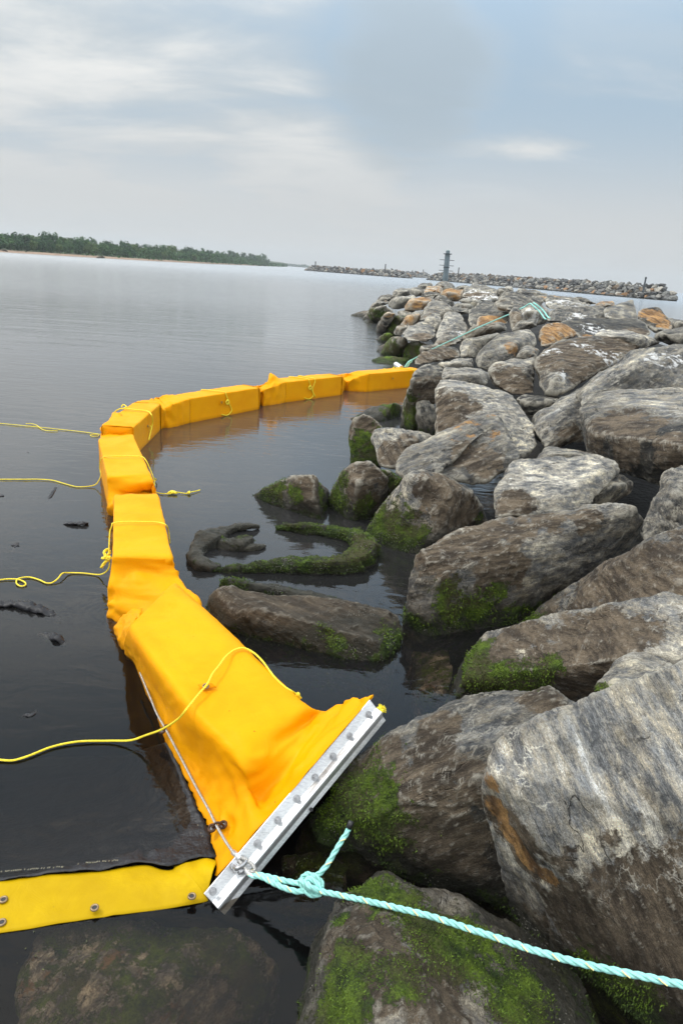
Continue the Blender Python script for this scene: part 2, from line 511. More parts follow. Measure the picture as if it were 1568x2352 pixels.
# ------------------------------------------------------------------ water and its bed
def water_mat():
    m, w = newmat('harbour_water')
    pos = w.n('ShaderNodeNewGeometry').outputs['Position']
    sep = w.n('ShaderNodeSeparateXYZ'); w.l(pos, sep.inputs[0]); Y = sep.outputs[1]
    near = w.noise(w.mapping(pos, scale=(1.0, 2.2, 1), rot=(0, 0, .12)), 2.6, 4, .55, .5)
    rip = w.noise(w.mapping(pos, scale=(1.0, 3.2, 1), rot=(0, 0, -.1)), 6.0, 3, .5, .3)
    patch = w.rng(w.noise(w.mapping(pos, scale=(.5, 1, 1)), .45, 3, .5), .40, .62)
    farw = w.noise(w.mapping(pos, scale=(.45, 1.5, 1), rot=(0, 0, .10)), 1.1, 6, .6, .4)
    far2 = w.noise(w.mapping(pos, scale=(.25, 1.0, 1), rot=(0, 0, -.06)), .33, 5, .6, .3)
    fm = w.rng(Y, 7, 32); fm2 = w.rng(Y, 40, 160)
    h = w.math('MULTIPLY', near, .006)
    h = w.math('ADD', h, w.math('MULTIPLY', w.math('MULTIPLY', rip, patch), w.rng(Y, 1, 9, .0010, .0030)))
    h = w.math('ADD', h, w.math('MULTIPLY', farw, w.math('MULTIPLY', fm, .05)))
    h = w.math('ADD', h, w.math('MULTIPLY', far2, w.math('MULTIPLY', fm2, .40)))
    # ring ripples beside the boom
    def ring(cx, cy, r0, freq, amp):
        d = w.n('ShaderNodeVectorMath', operation='DISTANCE'); w.l(pos, d.inputs[0]); d.inputs[1].default_value = (cx, cy, 0)
        s = w.math('SINE', w.math('MULTIPLY', d.outputs['Value'], freq))
        return w.math('MULTIPLY', s, w.rng(d.outputs['Value'], .02, r0, amp, 0))
    for px_, py_, r0, fq, am in ((250, 1410, .33, 130, .0006), (640, 1155, .7, 70, .0007), (900, 1380, .8, 60, .0007), (860, 1540, .6, 75, .0006)):
        p = Pz(px_, py_, 0); h = w.math('ADD', h, ring(p[0], p[1], r0, fq, am))
    nb = w.n('ShaderNodeBump'); w.l(h, nb.inputs['Height']); nb.inputs['Strength'].default_value = 1; nb.inputs['Distance'].default_value = 1.0
    fres = w.n('ShaderNodeFresnel'); w.l(w.rng(Y, 2.4, 7.5, 1.27, 1.78), fres.inputs['IOR']); w.l(nb.outputs[0], fres.inputs['Normal'])
    gl = w.n('ShaderNodeBsdfGlossy'); w.l(w.math('ADD', w.rng(Y, 12, 45, .015, .13), w.rng(Y, 60, 200, 0, .14)), gl.inputs['Roughness']); w.l(nb.outputs[0], gl.inputs['Normal']); gl.inputs['Color'].default_value = (1, 1, 1, 1)
    tr = w.n('ShaderNodeBsdfTransparent'); tr.inputs['Color'].default_value = (.86, .80, .72, 1)
    mur = w.n('ShaderNodeBsdfDiffuse'); w.l(w.mix(w.rng(Y, 10, 28), (.040, .040, .041), (.10, .102, .105)), mur.inputs['Color'])
    base = w.n('ShaderNodeMixShader'); w.l(w.rng(Y, 2.2, 9, .06, .92), base.inputs[0])
    w.l(tr.outputs[0], base.inputs[1]); w.l(mur.outputs[0], base.inputs[2])
    mx = w.n('ShaderNodeMixShader'); w.l(fres.outputs[0], mx.inputs[0]); w.l(base.outputs[0], mx.inputs[1]); w.l(gl.outputs[0], mx.inputs[2])
    o = w.n('ShaderNodeOutputMaterial'); w.l(mx.outputs[0], o.inputs[0])
    ab = w.n('ShaderNodeVolumeAbsorption'); ab.inputs['Color'].default_value = (.50, .38, .20, 1); ab.inputs['Density'].default_value = 2.8
    w.l(ab.outputs[0], o.inputs['Volume'])
    return m


def bed_mat():
    m, w = newmat('silty_bed'); pos = w.n('ShaderNodeNewGeometry').outputs['Position']
    col = w.mix(w.rng(w.noise(pos, 2.2, 7, .65), .35, .65), (.035, .026, .018), (.085, .065, .04))
    bsdf(w, col, .9, normal=bump(w, w.noise(pos, 9, 6, .6), .6, .05)); return m


XW, YW = 9000, 9000
v, f = box_vf((0, YW / 2 - 60, -.7), 2 * XW, YW, 1.4)
tag(link('water', mesh('water', v, f), water_mat()), kind='structure')
v = [(-XW, -70, -1.42), (XW, -70, -1.42), (XW, YW, -1.42), (-XW, YW, -1.42)]
tag(link('seabed', mesh('seabed', v, [(0, 1, 2, 3)]), bed_mat()), kind='structure')


# core of the jetty under the boulders
def shore_x(Y):
    return np.interp(Y, [-6, 0, 1.5, 2.2, 4, 7, 10, 14, 18, 27, 37, 50, 56], [-2.5, -1.2, .1, .25, .75, 1.0, 1.5, 1.5, 1.6, 1.9, 1.7, 4.5, 9])


def core_mesh():
    V = []; ny, nx = 60, 40
    for i in range(ny):
        Y = -6 + 60 * i / (ny - 1); xs = float(shore_x(Y))
        for j in range(nx):
            x = xs - 1.0 + 17 * j / (nx - 1); d = x - xs
            z = -.95 + 1.12 * d if d < 1 else .17 + .145 * (d - 1) if d < 5 else (0.75 if d < 7.5 else 0.75 - .4 * (d - 7.5))
            end = max(0, Y - 46) * .25 + max(0, 3.2 - Y) * .22
            V.append((x, Y, max(-1.45, z - end + random.uniform(-.04, .04))))
    return mesh('jetty_core', V, grid_faces(ny, nx), False)


CORE = simple('rubble_core', (.014, .013, .012), .95, 0, 3, .6, .12, 14)  # deep shade of the gaps is put into this near-black colour
tag(link('jetty_core', core_mesh(), CORE), kind='structure')

# ------------------------------------------------------------------ boulders of the near jetty
GRP = 'boulders of the near rock jetty'
ROCKS = []


def pt(f, p, Yb, Yt, y0, y1):
    x, y = fr(f, p[0], p[1])
    if len(p) > 2 and p[2] == 'w': return Pz(x, y, 0.0)
    if len(p) > 3: return Pz(x, y, p[3])
    yy = y - .07 * (x - 784)
    t = (y1 - yy) / (y1 - y0 + 1e-6)
    return PY(x, y, Yb + (Yt - Yb) * t + (p[2] if len(p) > 2 else 0))


def rock(f, Y, hulls, label, light=.5, band=.5, brown=0.0, orange=0.0, moss=.0, mossz=.0, white=0.0, patches=(), strat=None, rough=1.0, depth=.36, cat='boulder'):
    """hulls: lists of (x, y[, dY | 'w' | 'z', z]) corners; the body goes back from them and below the water"""
    if not isinstance(hulls[0], list): hulls = [hulls]
    Yb, Yt = Y
    out = []
    for hu in hulls:
        ys = [fr(f, p[0], p[1])[1] - .07 * (fr(f, p[0], p[1])[0] - 784) for p in hu]
        y0, y1 = min(ys), max(ys)
        P = [pt(f, p, Yb, Yt, y0, y1) for p in hu]
        if Yb > 1 and all(len(p) == 2 for p in hu):        # break of slope between the top and the front of the stone
            q = [fr(f, p[0], p[1]) for p in hu]; cx = sum(a for a, _ in q) / len(q); wx = max(a for a, _ in q) - min(a for a, _ in q); hy = y1 - y0
            rr = random.Random(int(cx * 7 + y0))
            for k in (-.27, rr.uniform(-.1, .1), .27):
                x = cx + k * wx; top = y0 + hy * rr.uniform(.20, .42) + .07 * (x - 784)
                P.append(PY(x, top, Yb + (Yt - Yb) * rr.uniform(-.08, .16)))
        A = np.array(P); cen = A.mean(0); size = np.linalg.norm(A.max(0) - A.min(0))
        if cen[1] > 8: P = [cen + (p - cen) * .955 for p in P]
        camp = np.array([0, 0, CAM_H]); extra = []
        for p in P:
            d = (p - camp); d /= np.linalg.norm(d)
            q = p + d * size * depth
            q2 = cen + (q - cen) * .86
            q = q2 if np.dot(q2 - p, d) > 0 else q
            extra.append(q)
            if p[2] < .16:
                extra.append(p + np.array([0, .06 * size, -.35])); 
        out.append(np.array(P + extra))
    ROCKS.append(dict(f=f, hulls=out, label=label, light=light, band=band, brown=brown, orange=orange, moss=moss, mossz=mossz, white=white,
                      patches=patches, strat=strat, rough=rough, cat=cat, front=hulls))


# --- foreground (S = 627.2 + .6 c, 1505.3 + .6 c)
rock('S', (1, 1), [(850, 330, 'z', .78), (960, 280, 'z', .84), (1100, 235, 'z', .9), (1250, 140, 'z', .96), (1400, 80, 'z', 1.0), (1560, 25, 'z', 1.04), (1720, -30, 'z', 1.07),
                   (1720, 700, 'z', .72), (1720, 1200, 'z', .36), (1700, 1500, 'z', .12), (1400, 1390, 'z', -.02), (1250, 1260, 'z', -.03), (1150, 1180, 'z', .0), (1060, 1080, 'z', .05),
                   (1000, 960, 'z', .12), (985, 870, 'z', .2), (900, 740, 'z', .33), (835, 680, 'z', .38), (800, 580, 'z', .5), (790, 480, 'z', .62), (820, 400, 'z', .7),
                   (880, 430, 'z', .76), (1000, 640, 'z', .62), (1110, 840, 'z', .47), (1190, 960, 'z', .38), (1400, 1060, 'z', .36), (1600, 1080, 'z', .40)],
     'huge grey boulder with pale diagonal stripes filling the lower right corner', light=.98, band=1.0,
     patches=[('orange', 'S', 845, 590, .06), ('orange', 'S', 900, 700, .06), ('orange', 'S', 825, 510, .05), ('orange', 'S', 960, 790, .05), ('orange', 'S', 1040, 860, .04), ('brown', 'S', 870, 640, .13), ('brown', 'S', 950, 780, .1), ('brown', 'S', 1500, 1240, .42), ('brown', 'S', 1250, 1100, .2), ('brown', 'S', 1700, 1180, .3), 
              ('dark', 'S', 1370, 300, .05), ('dark', 'S', 1440, 520, .04), ('dark', 'S', 1500, 120, .05), ('dark', 'S', 1540, 620, .05), ('moss', 'S', 1300, 1330, .2)], strat=((1180, 300), (1500, 1000)), rough=.75)
rock('S', (1, 1), [(500, 285, 'z', .42), (640, 250, 'z', .47), (700, 228, 'z', .5), (840, 160, 'z', .58), (960, 105, 'z', .64), (1060, 105, 'z', .64), (1120, 118, 'z', .62), (1180, 190, 'z', .58), (1060, 270, 'z', .6),
                   (860, 330, 'z', .56), (600, 290, 'z', .50), (780, 470, 'z', .52), (830, 640, 'z', .36), (940, 850, 'z', .18), (1050, 1060, 'z', .02), (900, 1010, 'w'), (740, 945, 'w'), (600, 900, 'w'), (430, 820, 'w'), (290, 755, 'w'), (190, 715, 'w'),
                   (115, 665, 'w'), (190, 560, 'z', .12), (250, 450, 'z', .24), (310, 400, 'z', .3), (560, 490, 'z', .43), (700, 560, 'z', .40), (440, 600, 'z', .3)],
     'dark grey and brown wedge shaped boulder behind the aluminium bar with mossy foot', light=.40, band=.8, mossz=.02,
     patches=[('moss', 'S', 330, 580, .24), ('moss', 'S', 230, 640, .2), ('brown', 'S', 560, 590, .26), ('brown', 'S', 400, 440, .2), ('brown', 'S', 620, 700, .2), ('dark', 'S', 700, 900, .3), ('dark', 'S', 860, 800, .25), ('dark', 'S', 600, 830, .2), ('brown', 'S', 1080, 160, .13), ('brown', 'S', 640, 260, .1)], strat=((700, 300), (1000, 180)), rough=1.1)
rock('S', (1, 1), [[(350, 850, 'z', .16), (420, 826, 'z', .2), (500, 865, 'z', .2), (600, 915, 'z', .18), (720, 960, 'z', .15), (880, 1010, 'z', .1), (1010, 1065, 'z', .03), (1130, 1180, 'z', -.02), (1250, 1411, 'z', -.02),
                   (1250, 1560, 'z', .05), (80, 1560, 'z', -.02), (105, 1390, 'w'), (145, 1200, 'w'), (175, 1080, 'z', .05), (235, 950, 'z', .15), (310, 905, 'z', .2), (300, 1000, 'z', .21), (480, 1010, 'z', .19), (640, 1180, 'z', .22), (400, 1250, 'z', .26), (200, 1260, 'z', .17), (500, 1400, 'z', .33), (850, 1400, 'z', .2)]],
     'large low boulder under the teal rope with bright green moss in its hollow', light=.50, band=.2,
     patches=[('moss', 'S', 420, 870, .14), ('moss', 'S', 560, 960, .15), ('moss', 'S', 700, 1060, .17), ('moss', 'S', 620, 1120, .13), ('moss', 'S', 850, 1200, .18), ('moss', 'S', 950, 1330, .16), ('moss', 'S', 300, 1200, .13), ('moss', 'S', 480, 1190, .11), ('moss', 'S', 250, 1320, .12), ('moss', 'S', 250, 990, .04),
              ('brown', 'S', 340, 1040, .14), ('brown', 'S', 600, 1290, .14), ('brown', 'S', 450, 1240, .1), ('dark', 'S', 1000, 1150, .16)], rough=1.0)
rock('B', (2.55, 2.95), [(1145, 1175), (1160, 1120), (1200, 1075), (1260, 1020), (1350, 985), (1440, 972), (1520, 982), (1600, 990), (1620, 1090), (1400, 1120, -.1), (1300, 1160, -.1), (1200, 1200, -.1)],
     'small pale crusted boulder wedged behind the striped boulder', light=.55, band=.6, patches=[('moss', 'B', 1165, 1140, .06)])
# --- middle right (B)
rock('B', (1, 1), [(660, 895, 'z', .3), (800, 882, 'z', .34), (1050, 880, 'z', .42), (1150, 840, 'z', .5), (1230, 798, 'z', .58), (1400, 745, 'z', .68), (1500, 727, 'z', .72), (1568, 738, 'z', .74), (1700, 760, 'z', .75), (1700, 1050, 'z', .6),
                   (1440, 1000, 'z', .58), (1250, 980, 'z', .5), (1150, 1190, 'z', .1), (1050, 1240, 'z', .02), (900, 1240, 'w'), (640, 1222, 'w'), (490, 1168, 'w'), (520, 1105, 'z', .08), (570, 1010, 'z', .18), (600, 1100, 'z', .2), (760, 1130, 'z', .22), (1000, 1110, 'z', .3)],
     'smooth brown boulder with mossy waterside nose, below the long slab', light=.42, band=.6, brown=.35, mossz=.0,
     patches=[('moss', 'B', 590, 980, .15), ('moss', 'B', 560, 1090, .18), ('moss', 'B', 700, 1150, .14), ('moss', 'B', 850, 1130, .13), ('moss', 'B', 960, 1080, .1), ('brown', 'B', 900, 1000, .35), ('brown', 'B', 1150, 960, .3), ('white2', 'B', 1450, 850, .3), ('brown', 'B', 1200, 1060, .25)], rough=.8)
rock('B', (1, 1), [(1590, 385, 'z', .95), (1568, 395, 'z', .94), (1480, 430, 'z', .9), (1400, 480, 'z', .82), (1340, 540, 'z', .74), (1200, 620, 'z', .55), (1080, 660, 'z', .42), (980, 750, 'z', .24), (880, 820, 'z', .1), (780, 880, 'w'), (860, 900, 'z', .02), (1020, 900, 'z', .15),
                   (1180, 850, 'z', .38), (1400, 770, 'z', .6), (1568, 760, 'z', .68), (1750, 760, 'z', .7), (1750, 360, 'z', 1.0)],
     'broad brown slab with a pale crusted edge sloping down to the long boulder', light=.40, band=.7, brown=.5, patches=[('moss', 'B', 850, 870, .16), ('moss', 'B', 960, 880, .09), ('brown', 'B', 1250, 700, .5), ('dark', 'B', 1430, 560, .2)], rough=.7, depth=.3)
rock('B', (4.2, 4.7), [(1620, 110), (1568, 135), (1500, 160), (1472, 200), (1462, 290), (1420, 360), (1398, 400), (1400, 470), (1480, 450, -.05), (1568, 420, -.1), (1750, 420, -.1), (1750, 100), (1540, 260, -.25)],
     'pale blotched boulder cut by the right edge beside the big slab', light=.55, band=.3, rough=1.1)
rock('B', (1, 1), [(305, 620, 'z', .4), (318, 545, 'z', .49), (352, 520, 'z', .52), (500, 455, 'z', .58), (650, 385, 'z', .63), (880, 345, 'z', .68), (1040, 338, 'z', .7), (1290, 321, 'z', .75), (1345, 333, 'z', .74), (1372, 380, 'z', .66), (1388, 450, 'z', .45), (1340, 525, 'z', .26),
                   (1180, 645, 'z', .1), (960, 765, 'w'), (760, 855, 'w'), (520, 895, 'w'), (390, 912, 'w'), (330, 875, 'w'), (312, 780, 'z', .15), (345, 590, 'z', .47), (600, 505, 'z', .53), (800, 520, 'z', .53), (1000, 530, 'z', .50), (1150, 440, 'z', .60), (1330, 400, 'z', .62), (650, 620, 'z', .42), (420, 640, 'z', .42), (1000, 640, 'z', .3)],
     'long grey brown slab boulder with green black underside standing in the water', light=.56, band=.75, mossz=.10,
     patches=[('brown', 'B', 460, 500, .22), ('brown', 'B', 600, 440, .25), ('brown', 'B', 760, 400, .2), ('brown', 'B', 950, 360, .14), ('brown', 'B', 1120, 350, .13), ('white2', 'B', 1000, 460, .25), ('brown', 'B', 760, 620, .2), ('brown', 'B', 480, 480, .2),
              ('moss', 'B', 520, 770, .16), ('moss', 'B', 700, 740, .12), ('moss', 'B', 640, 780, .14)], strat=((500, 500), (1200, 380)), rough=.9)
rock('B', (4.55, 5.3), [(690, 330), (700, 240), (740, 180), (780, 108), (1000, 95), (1190, 98), (1258, 122), (1268, 160), (1180, 260), (1085, 355), (1020, 350), (880, 350), (700, 375), (745, 222, -.12), (900, 238, -.16), (1045, 242, -.18), (1150, 175, -.12), (900, 300, -.12)],
     'grey flat topped block with pale rim, above the long slab', light=.62, band=.5, patches=[('white2', 'B', 950, 160, .4), ('brown', 'B', 800, 290, .15), ('dark', 'B', 750, 350, .1)], strat=((700, 200), (1100, 190)), rough=.8)
rock('B', (5.0, 5.4), [(1100, 350), (1140, 250), (1200, 190), (1262, 158), (1340, 210), (1330, 260), (1250, 310), (1180, 350)],
     'dark brown jagged rock in the hollow right of the flat block', light=.30, band=.6, brown=.5)
rock('B', (1, 1), [(105, 432, 'w'), (150, 474, 'w'), (240, 514, 'w'), (330, 532, 'w'), (460, 500, 'z', .02), (150, 365, 'z', .15), (240, 250, 'z', .4), (325, 150, 'z', .66), (370, 144, 'z', .68), (430, 174, 'z', .62), (470, 172, 'z', .62), (520, 205, 'z', .58), (600, 240, 'z', .5), (640, 310, 'z', .36), (680, 385, 'z', .2),
                   (560, 440, 'z', .1), (380, 185, 'z', .60), (400, 310, 'z', .38), (470, 430, 'z', .2)],
     'peaked boulder with brown flat side and mossy left flank beside the rubber loop', light=.52, band=.3,
     patches=[('brown', 'B', 500, 280, .26), ('brown', 'B', 560, 340, .22), ('brown', 'B', 440, 230, .15), ('moss', 'B', 180, 430, .3), ('moss', 'B', 280, 460, .22), ('moss', 'B', 230, 350, .1), ('moss', 'B', 650, 370, .06)], rough=.8)
rock('C', (1, 1), [(780, 645, 'w'), (850, 676, 'w'), (950, 710, 'w'), (1060, 748, 'w'), (1098, 758, 'w'), (1128, 690, 'w'), (1134, 640, 'z', .08), (1110, 600, 'z', .22), (1085, 555, 'z', .38), (1068, 538, 'z', .43), (960, 560, 'z', .33), (870, 596, 'z', .2), (1050, 640, 'z', .24)],
     'brown triangular boulder standing alone in the water with mossy ends', light=.42, brown=.8, band=.2, patches=[('moss', 'C', 850, 640, .22), ('moss', 'C', 960, 650, .12), ('moss', 'C', 1120, 650, .13), ('brown', 'C', 1040, 610, .3)], rough=.7)
rock('C', (1, 1), [(1130, 650, 'z', .1), (1160, 605, 'z', .22), (1200, 548, 'z', .4), (1260, 497, 'z', .54), (1320, 488, 'z', .56), (1365, 518, 'z', .5), (1400, 560, 'z', .42), (1395, 640, 'z', .15), (1380, 700, 'w'), (1340, 742, 'w'), (1250, 748, 'w'), (1170, 728, 'w'), (1135, 700, 'w'), (1260, 600, 'z', .38), (1300, 660, 'z', .2)],
     'brown rounded boulder in the water between triangular and peaked boulders', light=.42, brown=.8, band=.2, patches=[('moss', 'C', 1180, 580, .12), ('moss', 'C', 1160, 680, .2), ('moss', 'C', 1300, 710, .15), ('brown', 'C', 1280, 560, .25)], rough=.8)
rock('C', (1, 1), [(1365, 530, 'z', .4), (1420, 525, 'z', .42), (1470, 560, 'z', .36), (1480, 620, 'z', .2), (1440, 700, 'w'), (1380, 720, 'w'), (1350, 640, 'z', .1)],
     'low dark green mossy rock squeezed behind the rounded brown boulder', light=.3, moss=.55, mossz=.2, rough=1.2)
rock('C', (1, 1), [(572, 1160, 'w'), (600, 1090, 'z', .19), (650, 1068, 'z', .21), (800, 1075, 'z', .20), (980, 1095, 'z', .19), (1040, 1130, 'z', .15), (1200, 1150, 'z', .14), (1400, 1168, 'z', .15), (1450, 1200, 'z', .12), (1478, 1290, 'z', .05), (1482, 1345, 'w'), (1440, 1395, 'w'), (1380, 1420, 'w'), (1230, 1400, 'w'),
                   (1100, 1368, 'w'), (950, 1330, 'w'), (800, 1300, 'w'), (700, 1268, 'w'), (640, 1258, 'w'), (600, 1215, 'w'), (830, 1170, 'z', .19), (980, 1220, 'z', .14), (1370, 1310, 'z', .12), (700, 1180, 'z', .15), (1150, 1270, 'z', .13)],
     'long low brown boulder lying in the water under the rubber loop', light=.44, brown=.9, band=.3, patches=[('moss', 'C', 1130, 1260, .07), ('moss', 'C', 1160, 1300, .07), ('moss', 'C', 1450, 1300, .13), ('moss', 'C', 1420, 1340, .07), ('brown', 'C', 900, 1170, .6), ('brown', 'C', 1250, 1250, .4)], rough=.9, depth=.14)
rock('C', (1, 1), [(622, 1065, 'w'), (650, 1028, 'z', .10), (700, 1026, 'z', .10), (760, 1055, 'z', .03), (720, 1085, 'z', .02), (900, 1075, 'z', .012), (1180, 1120, 'z', .012), (1250, 1150, 'w'), (1000, 1120, 'w')],
     'thin sunken ledge with one green mossy tip behind the long brown boulder', light=.35, moss=.2, band=.3, patches=[('moss', 'C', 670, 1040, .14)], depth=.1, rough=.6)
# --- H frame
rock('H', (1, 1), [(75, 480, 'z', .50), (110, 430, 'z', .58), (200, 390, 'z', .64), (270, 405, 'z', .63), (385, 515, 'z', .5), (345, 560, 'z', .4), (330, 800, 'z', .1), (310, 895, 'w'), (78, 875, 'w'), (92, 700, 'z', .2), (85, 600, 'z', .36), (230, 600, 'z', .38)],
     'upright brown grey boulder with green weedy foot at the waters edge', light=.45, band=.6, mossz=.18, patches=[('brown', 'H', 200, 520, .3), ('moss', 'H', 200, 760, .3)], rough=.9)
rock('H', (6.9, 7.5), [(255, 625), (290, 555), (440, 518), (640, 543), (720, 583), (835, 590), (700, 700), (560, 730), (490, 840), (480, 885), (335, 870), (320, 740), (420, 640, -.15), (560, 640, -.15)],
     'brown grey boulder with crusted flat top right of the weedy upright boulder', light=.45, band=.4, patches=[('brown', 'H', 450, 780, .25), ('brown', 'H', 620, 620, .15), ('brown', 'H', 430, 690, .15), ('dark', 'H', 400, 860, .1)], rough=1.1)
rock('H', (1, 1), [(60, 450, 'w'), (200, 370, 'z', .1), (400, 320, 'z', .2), (480, 288, 'z', .28), (545, 345, 'z', .12), (525, 410, 'w'), (380, 470, 'w'), (200, 480, 'w')],
     'low dark wet boulder with green end in front of the last yellow float', light=.3, brown=.6, band=.3, mossz=.0, patches=[('moss', 'H', 480, 380, .3)])
rock('H', (5.7, 6.6), [[(485, 870), (495, 800), (550, 715), (720, 640), (900, 570), (1100, 460), (1340, 393), (1395, 393), (1380, 470, -.05), (1235, 590, -.15), (1010, 680, -.2), (830, 945, -.15), (600, 990, -.05), (500, 960, -.05), (900, 720, -.22)],
                       [(840, 960), (1010, 680, .1), (1240, 598, .15), (1415, 555, .1), (1385, 470, .25), (1395, 393, .0), (1440, 530), (1530, 690), (1568, 750), (1568, 815), (1500, 830), (1440, 920), (1300, 1000), (1150, 1020), (1430, 780, -.12), (1100, 960, -.05), (1150, 830, -.1)]],
     'long tan and grey ridged boulder with sharp upright end and dark shaded front', light=.52, band=1.0, patches=[('brown2', 'H', 1150, 480, .4), ('brown2', 'H', 1320, 430, .3), ('brown', 'H', 1250, 780, .25), ('brown', 'H', 1320, 880, .2), ('dark', 'H', 1300, 860, .3)], strat=((600, 700), (1300, 420)), rough=.8)  # 'dark' patch paints the front's shade into the stone colour
rock('A', (7.0, 8.1), [(425, 650), (450, 615), (500, 608), (600, 625), (700, 660), (780, 695), (830, 760), (880, 820), (892, 860), (902, 910), (880, 965), (820, 985), (730, 930), (600, 850), (500, 870), (432, 868), (428, 760), (505, 680, -.3), (560, 780, -.3), (560, 860, -.2), (760, 830, -.25)],
     'big light grey boulder with smooth speckled face in the middle of the jetty side', light=.60, band=.25, patches=[('brown', 'A', 470, 740, .36), ('brown', 'A', 500, 820, .3), ('white2', 'A', 720, 760, .9)], rough=.8)
rock('A', (1, 1), [(270, 822, 'w'), (282, 750, 'z', .3), (310, 620, 'z', .8), (328, 562, 'z', .95), (400, 540, 'z', 1.0), (445, 540, 'z', 1.0), (478, 560, 'z', .95), (475, 630, 'z', .75), (425, 660, 'z', .65), (420, 720, 'z', .4), (350, 850, 'w'), (300, 832, 'w'), (370, 620, 'z', .8)],
     'tall crusted dark boulder at the end of the yellow boom', light=.40, band=.4, patches=[('moss', 'A', 300, 790, .3), ('brown', 'A', 400, 680, .3), ('dark', 'A', 320, 600, .25), ('moss', 'A', 290, 700, .15)], rough=1.2)
rock('A', (1, 1), [(332, 740, 'z', .42), (350, 700, 'z', .52), (400, 703, 'z', .52), (428, 725, 'z', .48), (435, 860, 'w'), (415, 885, 'w'), (370, 840, 'w'), (345, 790, 'z', .2)],
     'small smooth grey boulder between tall crusted and big light grey boulders', light=.50, band=.2, mossz=.1)
rock('A', (8.6, 9.4), [(445, 600), (470, 560), (560, 565), (640, 568), (682, 590), (672, 640), (560, 650), (450, 625)],
     'pale striped slab lying behind the big light grey boulder', light=.6, band=.8)
rock('A', (10.4, 11.2), [(440, 545), (520, 525), (605, 518), (612, 565), (560, 575), (470, 565)],
     'flat light grey slab under the upright streaked slab', light=.62, band=.4)
rock('A', (9.8, 11), [(605, 530), (640, 470), (720, 402), (780, 388), (800, 398), (860, 373), (897, 395), (900, 450), (870, 475), (800, 520), (720, 570), (680, 582), (612, 570), (790, 450, -.3), (640, 500, -.2)],
     'upright greenish grey slab with a vertical cleft right of the sloping teal rope', light=.50, band=.9, patches=[('orange', 'A', 790, 450, .12), ('green2', 'A', 680, 480, .5)], rough=.8)
rock('A', (11.4, 12.2), [(322, 535), (350, 500), (440, 472), (540, 463), (548, 512), (450, 532), (340, 555), (440, 500, -.15)],
     'dark layered slab directly under the lower end of the far teal rope', light=.33, band=.8, patches=[('brown', 'A', 450, 510, .5)])
rock('F', (12.6, 13.6), [(1040, 650), (1060, 600), (1150, 558), (1250, 570), (1220, 640), (1110, 750), (1045, 750), (1120, 640, -.2)],
     'light greenish boulder below the middle of the far teal rope', light=.56, band=.3)
rock('F', (12.2, 13.3), [(1105, 755), (1130, 680), (1180, 620), (1300, 565), (1425, 518), (1330, 620), (1200, 700), (1170, 760)],
     'silvery grey leaning slab between the light greenish boulder and the upright slab', light=.55, band=.7)
rock('A', (9.0, 9.9), [(672, 575), (700, 545), (760, 525), (820, 512), (885, 518), (890, 600), (895, 685), (840, 695), (780, 690), (700, 650), (720, 560, -.1), (820, 600, -.2)],
     'cream crusted boulder with dark broken front left of the white stained boulder', light=.46, band=.3, patches=[('brown', 'A', 780, 610, .35), ('dark', 'A', 820, 650, .35), ('white2', 'A', 840, 530, .3)], rough=1.3)
rock('A', (8.1, 8.7), [(790, 700), (830, 680), (920, 690), (1010, 690), (1010, 740), (960, 790), (880, 800), (840, 770)],
     'dark rubble rock deep in the gap below the white stained boulder', light=.26, band=.5, brown=.4, patches=[('dark', 'A', 900, 740, .5)], rough=1.3)
rock('A', (8.4, 10.2), [(883, 560), (885, 520), (930, 458), (1000, 430), (1100, 414), (1200, 414), (1290, 408), (1370, 436), (1390, 462), (1330, 500), (1200, 575), (1100, 620), (1050, 668), (990, 685), (920, 695), (893, 650), (1000, 500, -.35), (980, 600, -.35), (1080, 570, -.3), (1200, 480, -.15)],
     'brown and grey boulder streaked with white bird droppings', light=.48, band=.4, patches=[('brown', 'A', 1150, 500, .8), ('brown', 'A', 1080, 450, .4), ('brown', 'A', 1300, 440, .4), ('white', 'A', 1230, 485, .26), ('white', 'A', 1250, 530, .16), ('white', 'A', 1100, 440, .22), ('white', 'A', 1170, 465, .16), ('white', 'A', 1030, 590, .16), ('white', 'A', 960, 470, .18), ('white2', 'A', 940, 560, .5)], rough=1.1)
rock('A', (7.0, 8.5), [[(1060, 690), (1180, 590), (1330, 490), (1480, 453), (1568, 458), (1720, 460), (1720, 690), (1500, 680), (1180, 685), (1100, 740), (1340, 560, -.35), (1480, 530, -.2)],
                       [(862, 840), (880, 785), (950, 738), (1050, 690), (1150, 620), (1260, 640), (1190, 680), (1115, 745), (1112, 900), (1010, 930), (920, 950), (880, 890), (1000, 780, -.3), (1080, 830, -.25)]],
     'long wavy grey boulder with white topped hump reaching the right edge', light=.54, band=1.0, patches=[('white', 'A', 1490, 490, .3), ('white', 'A', 1440, 510, .2), ('white2', 'A', 1300, 560, .6), ('dark', 'A', 1300, 650, .3), ('dark', 'A', 1450, 640, .3), ('brown', 'A', 1060, 900, .2)], strat=((900, 850), (1400, 520)), rough=1.1)
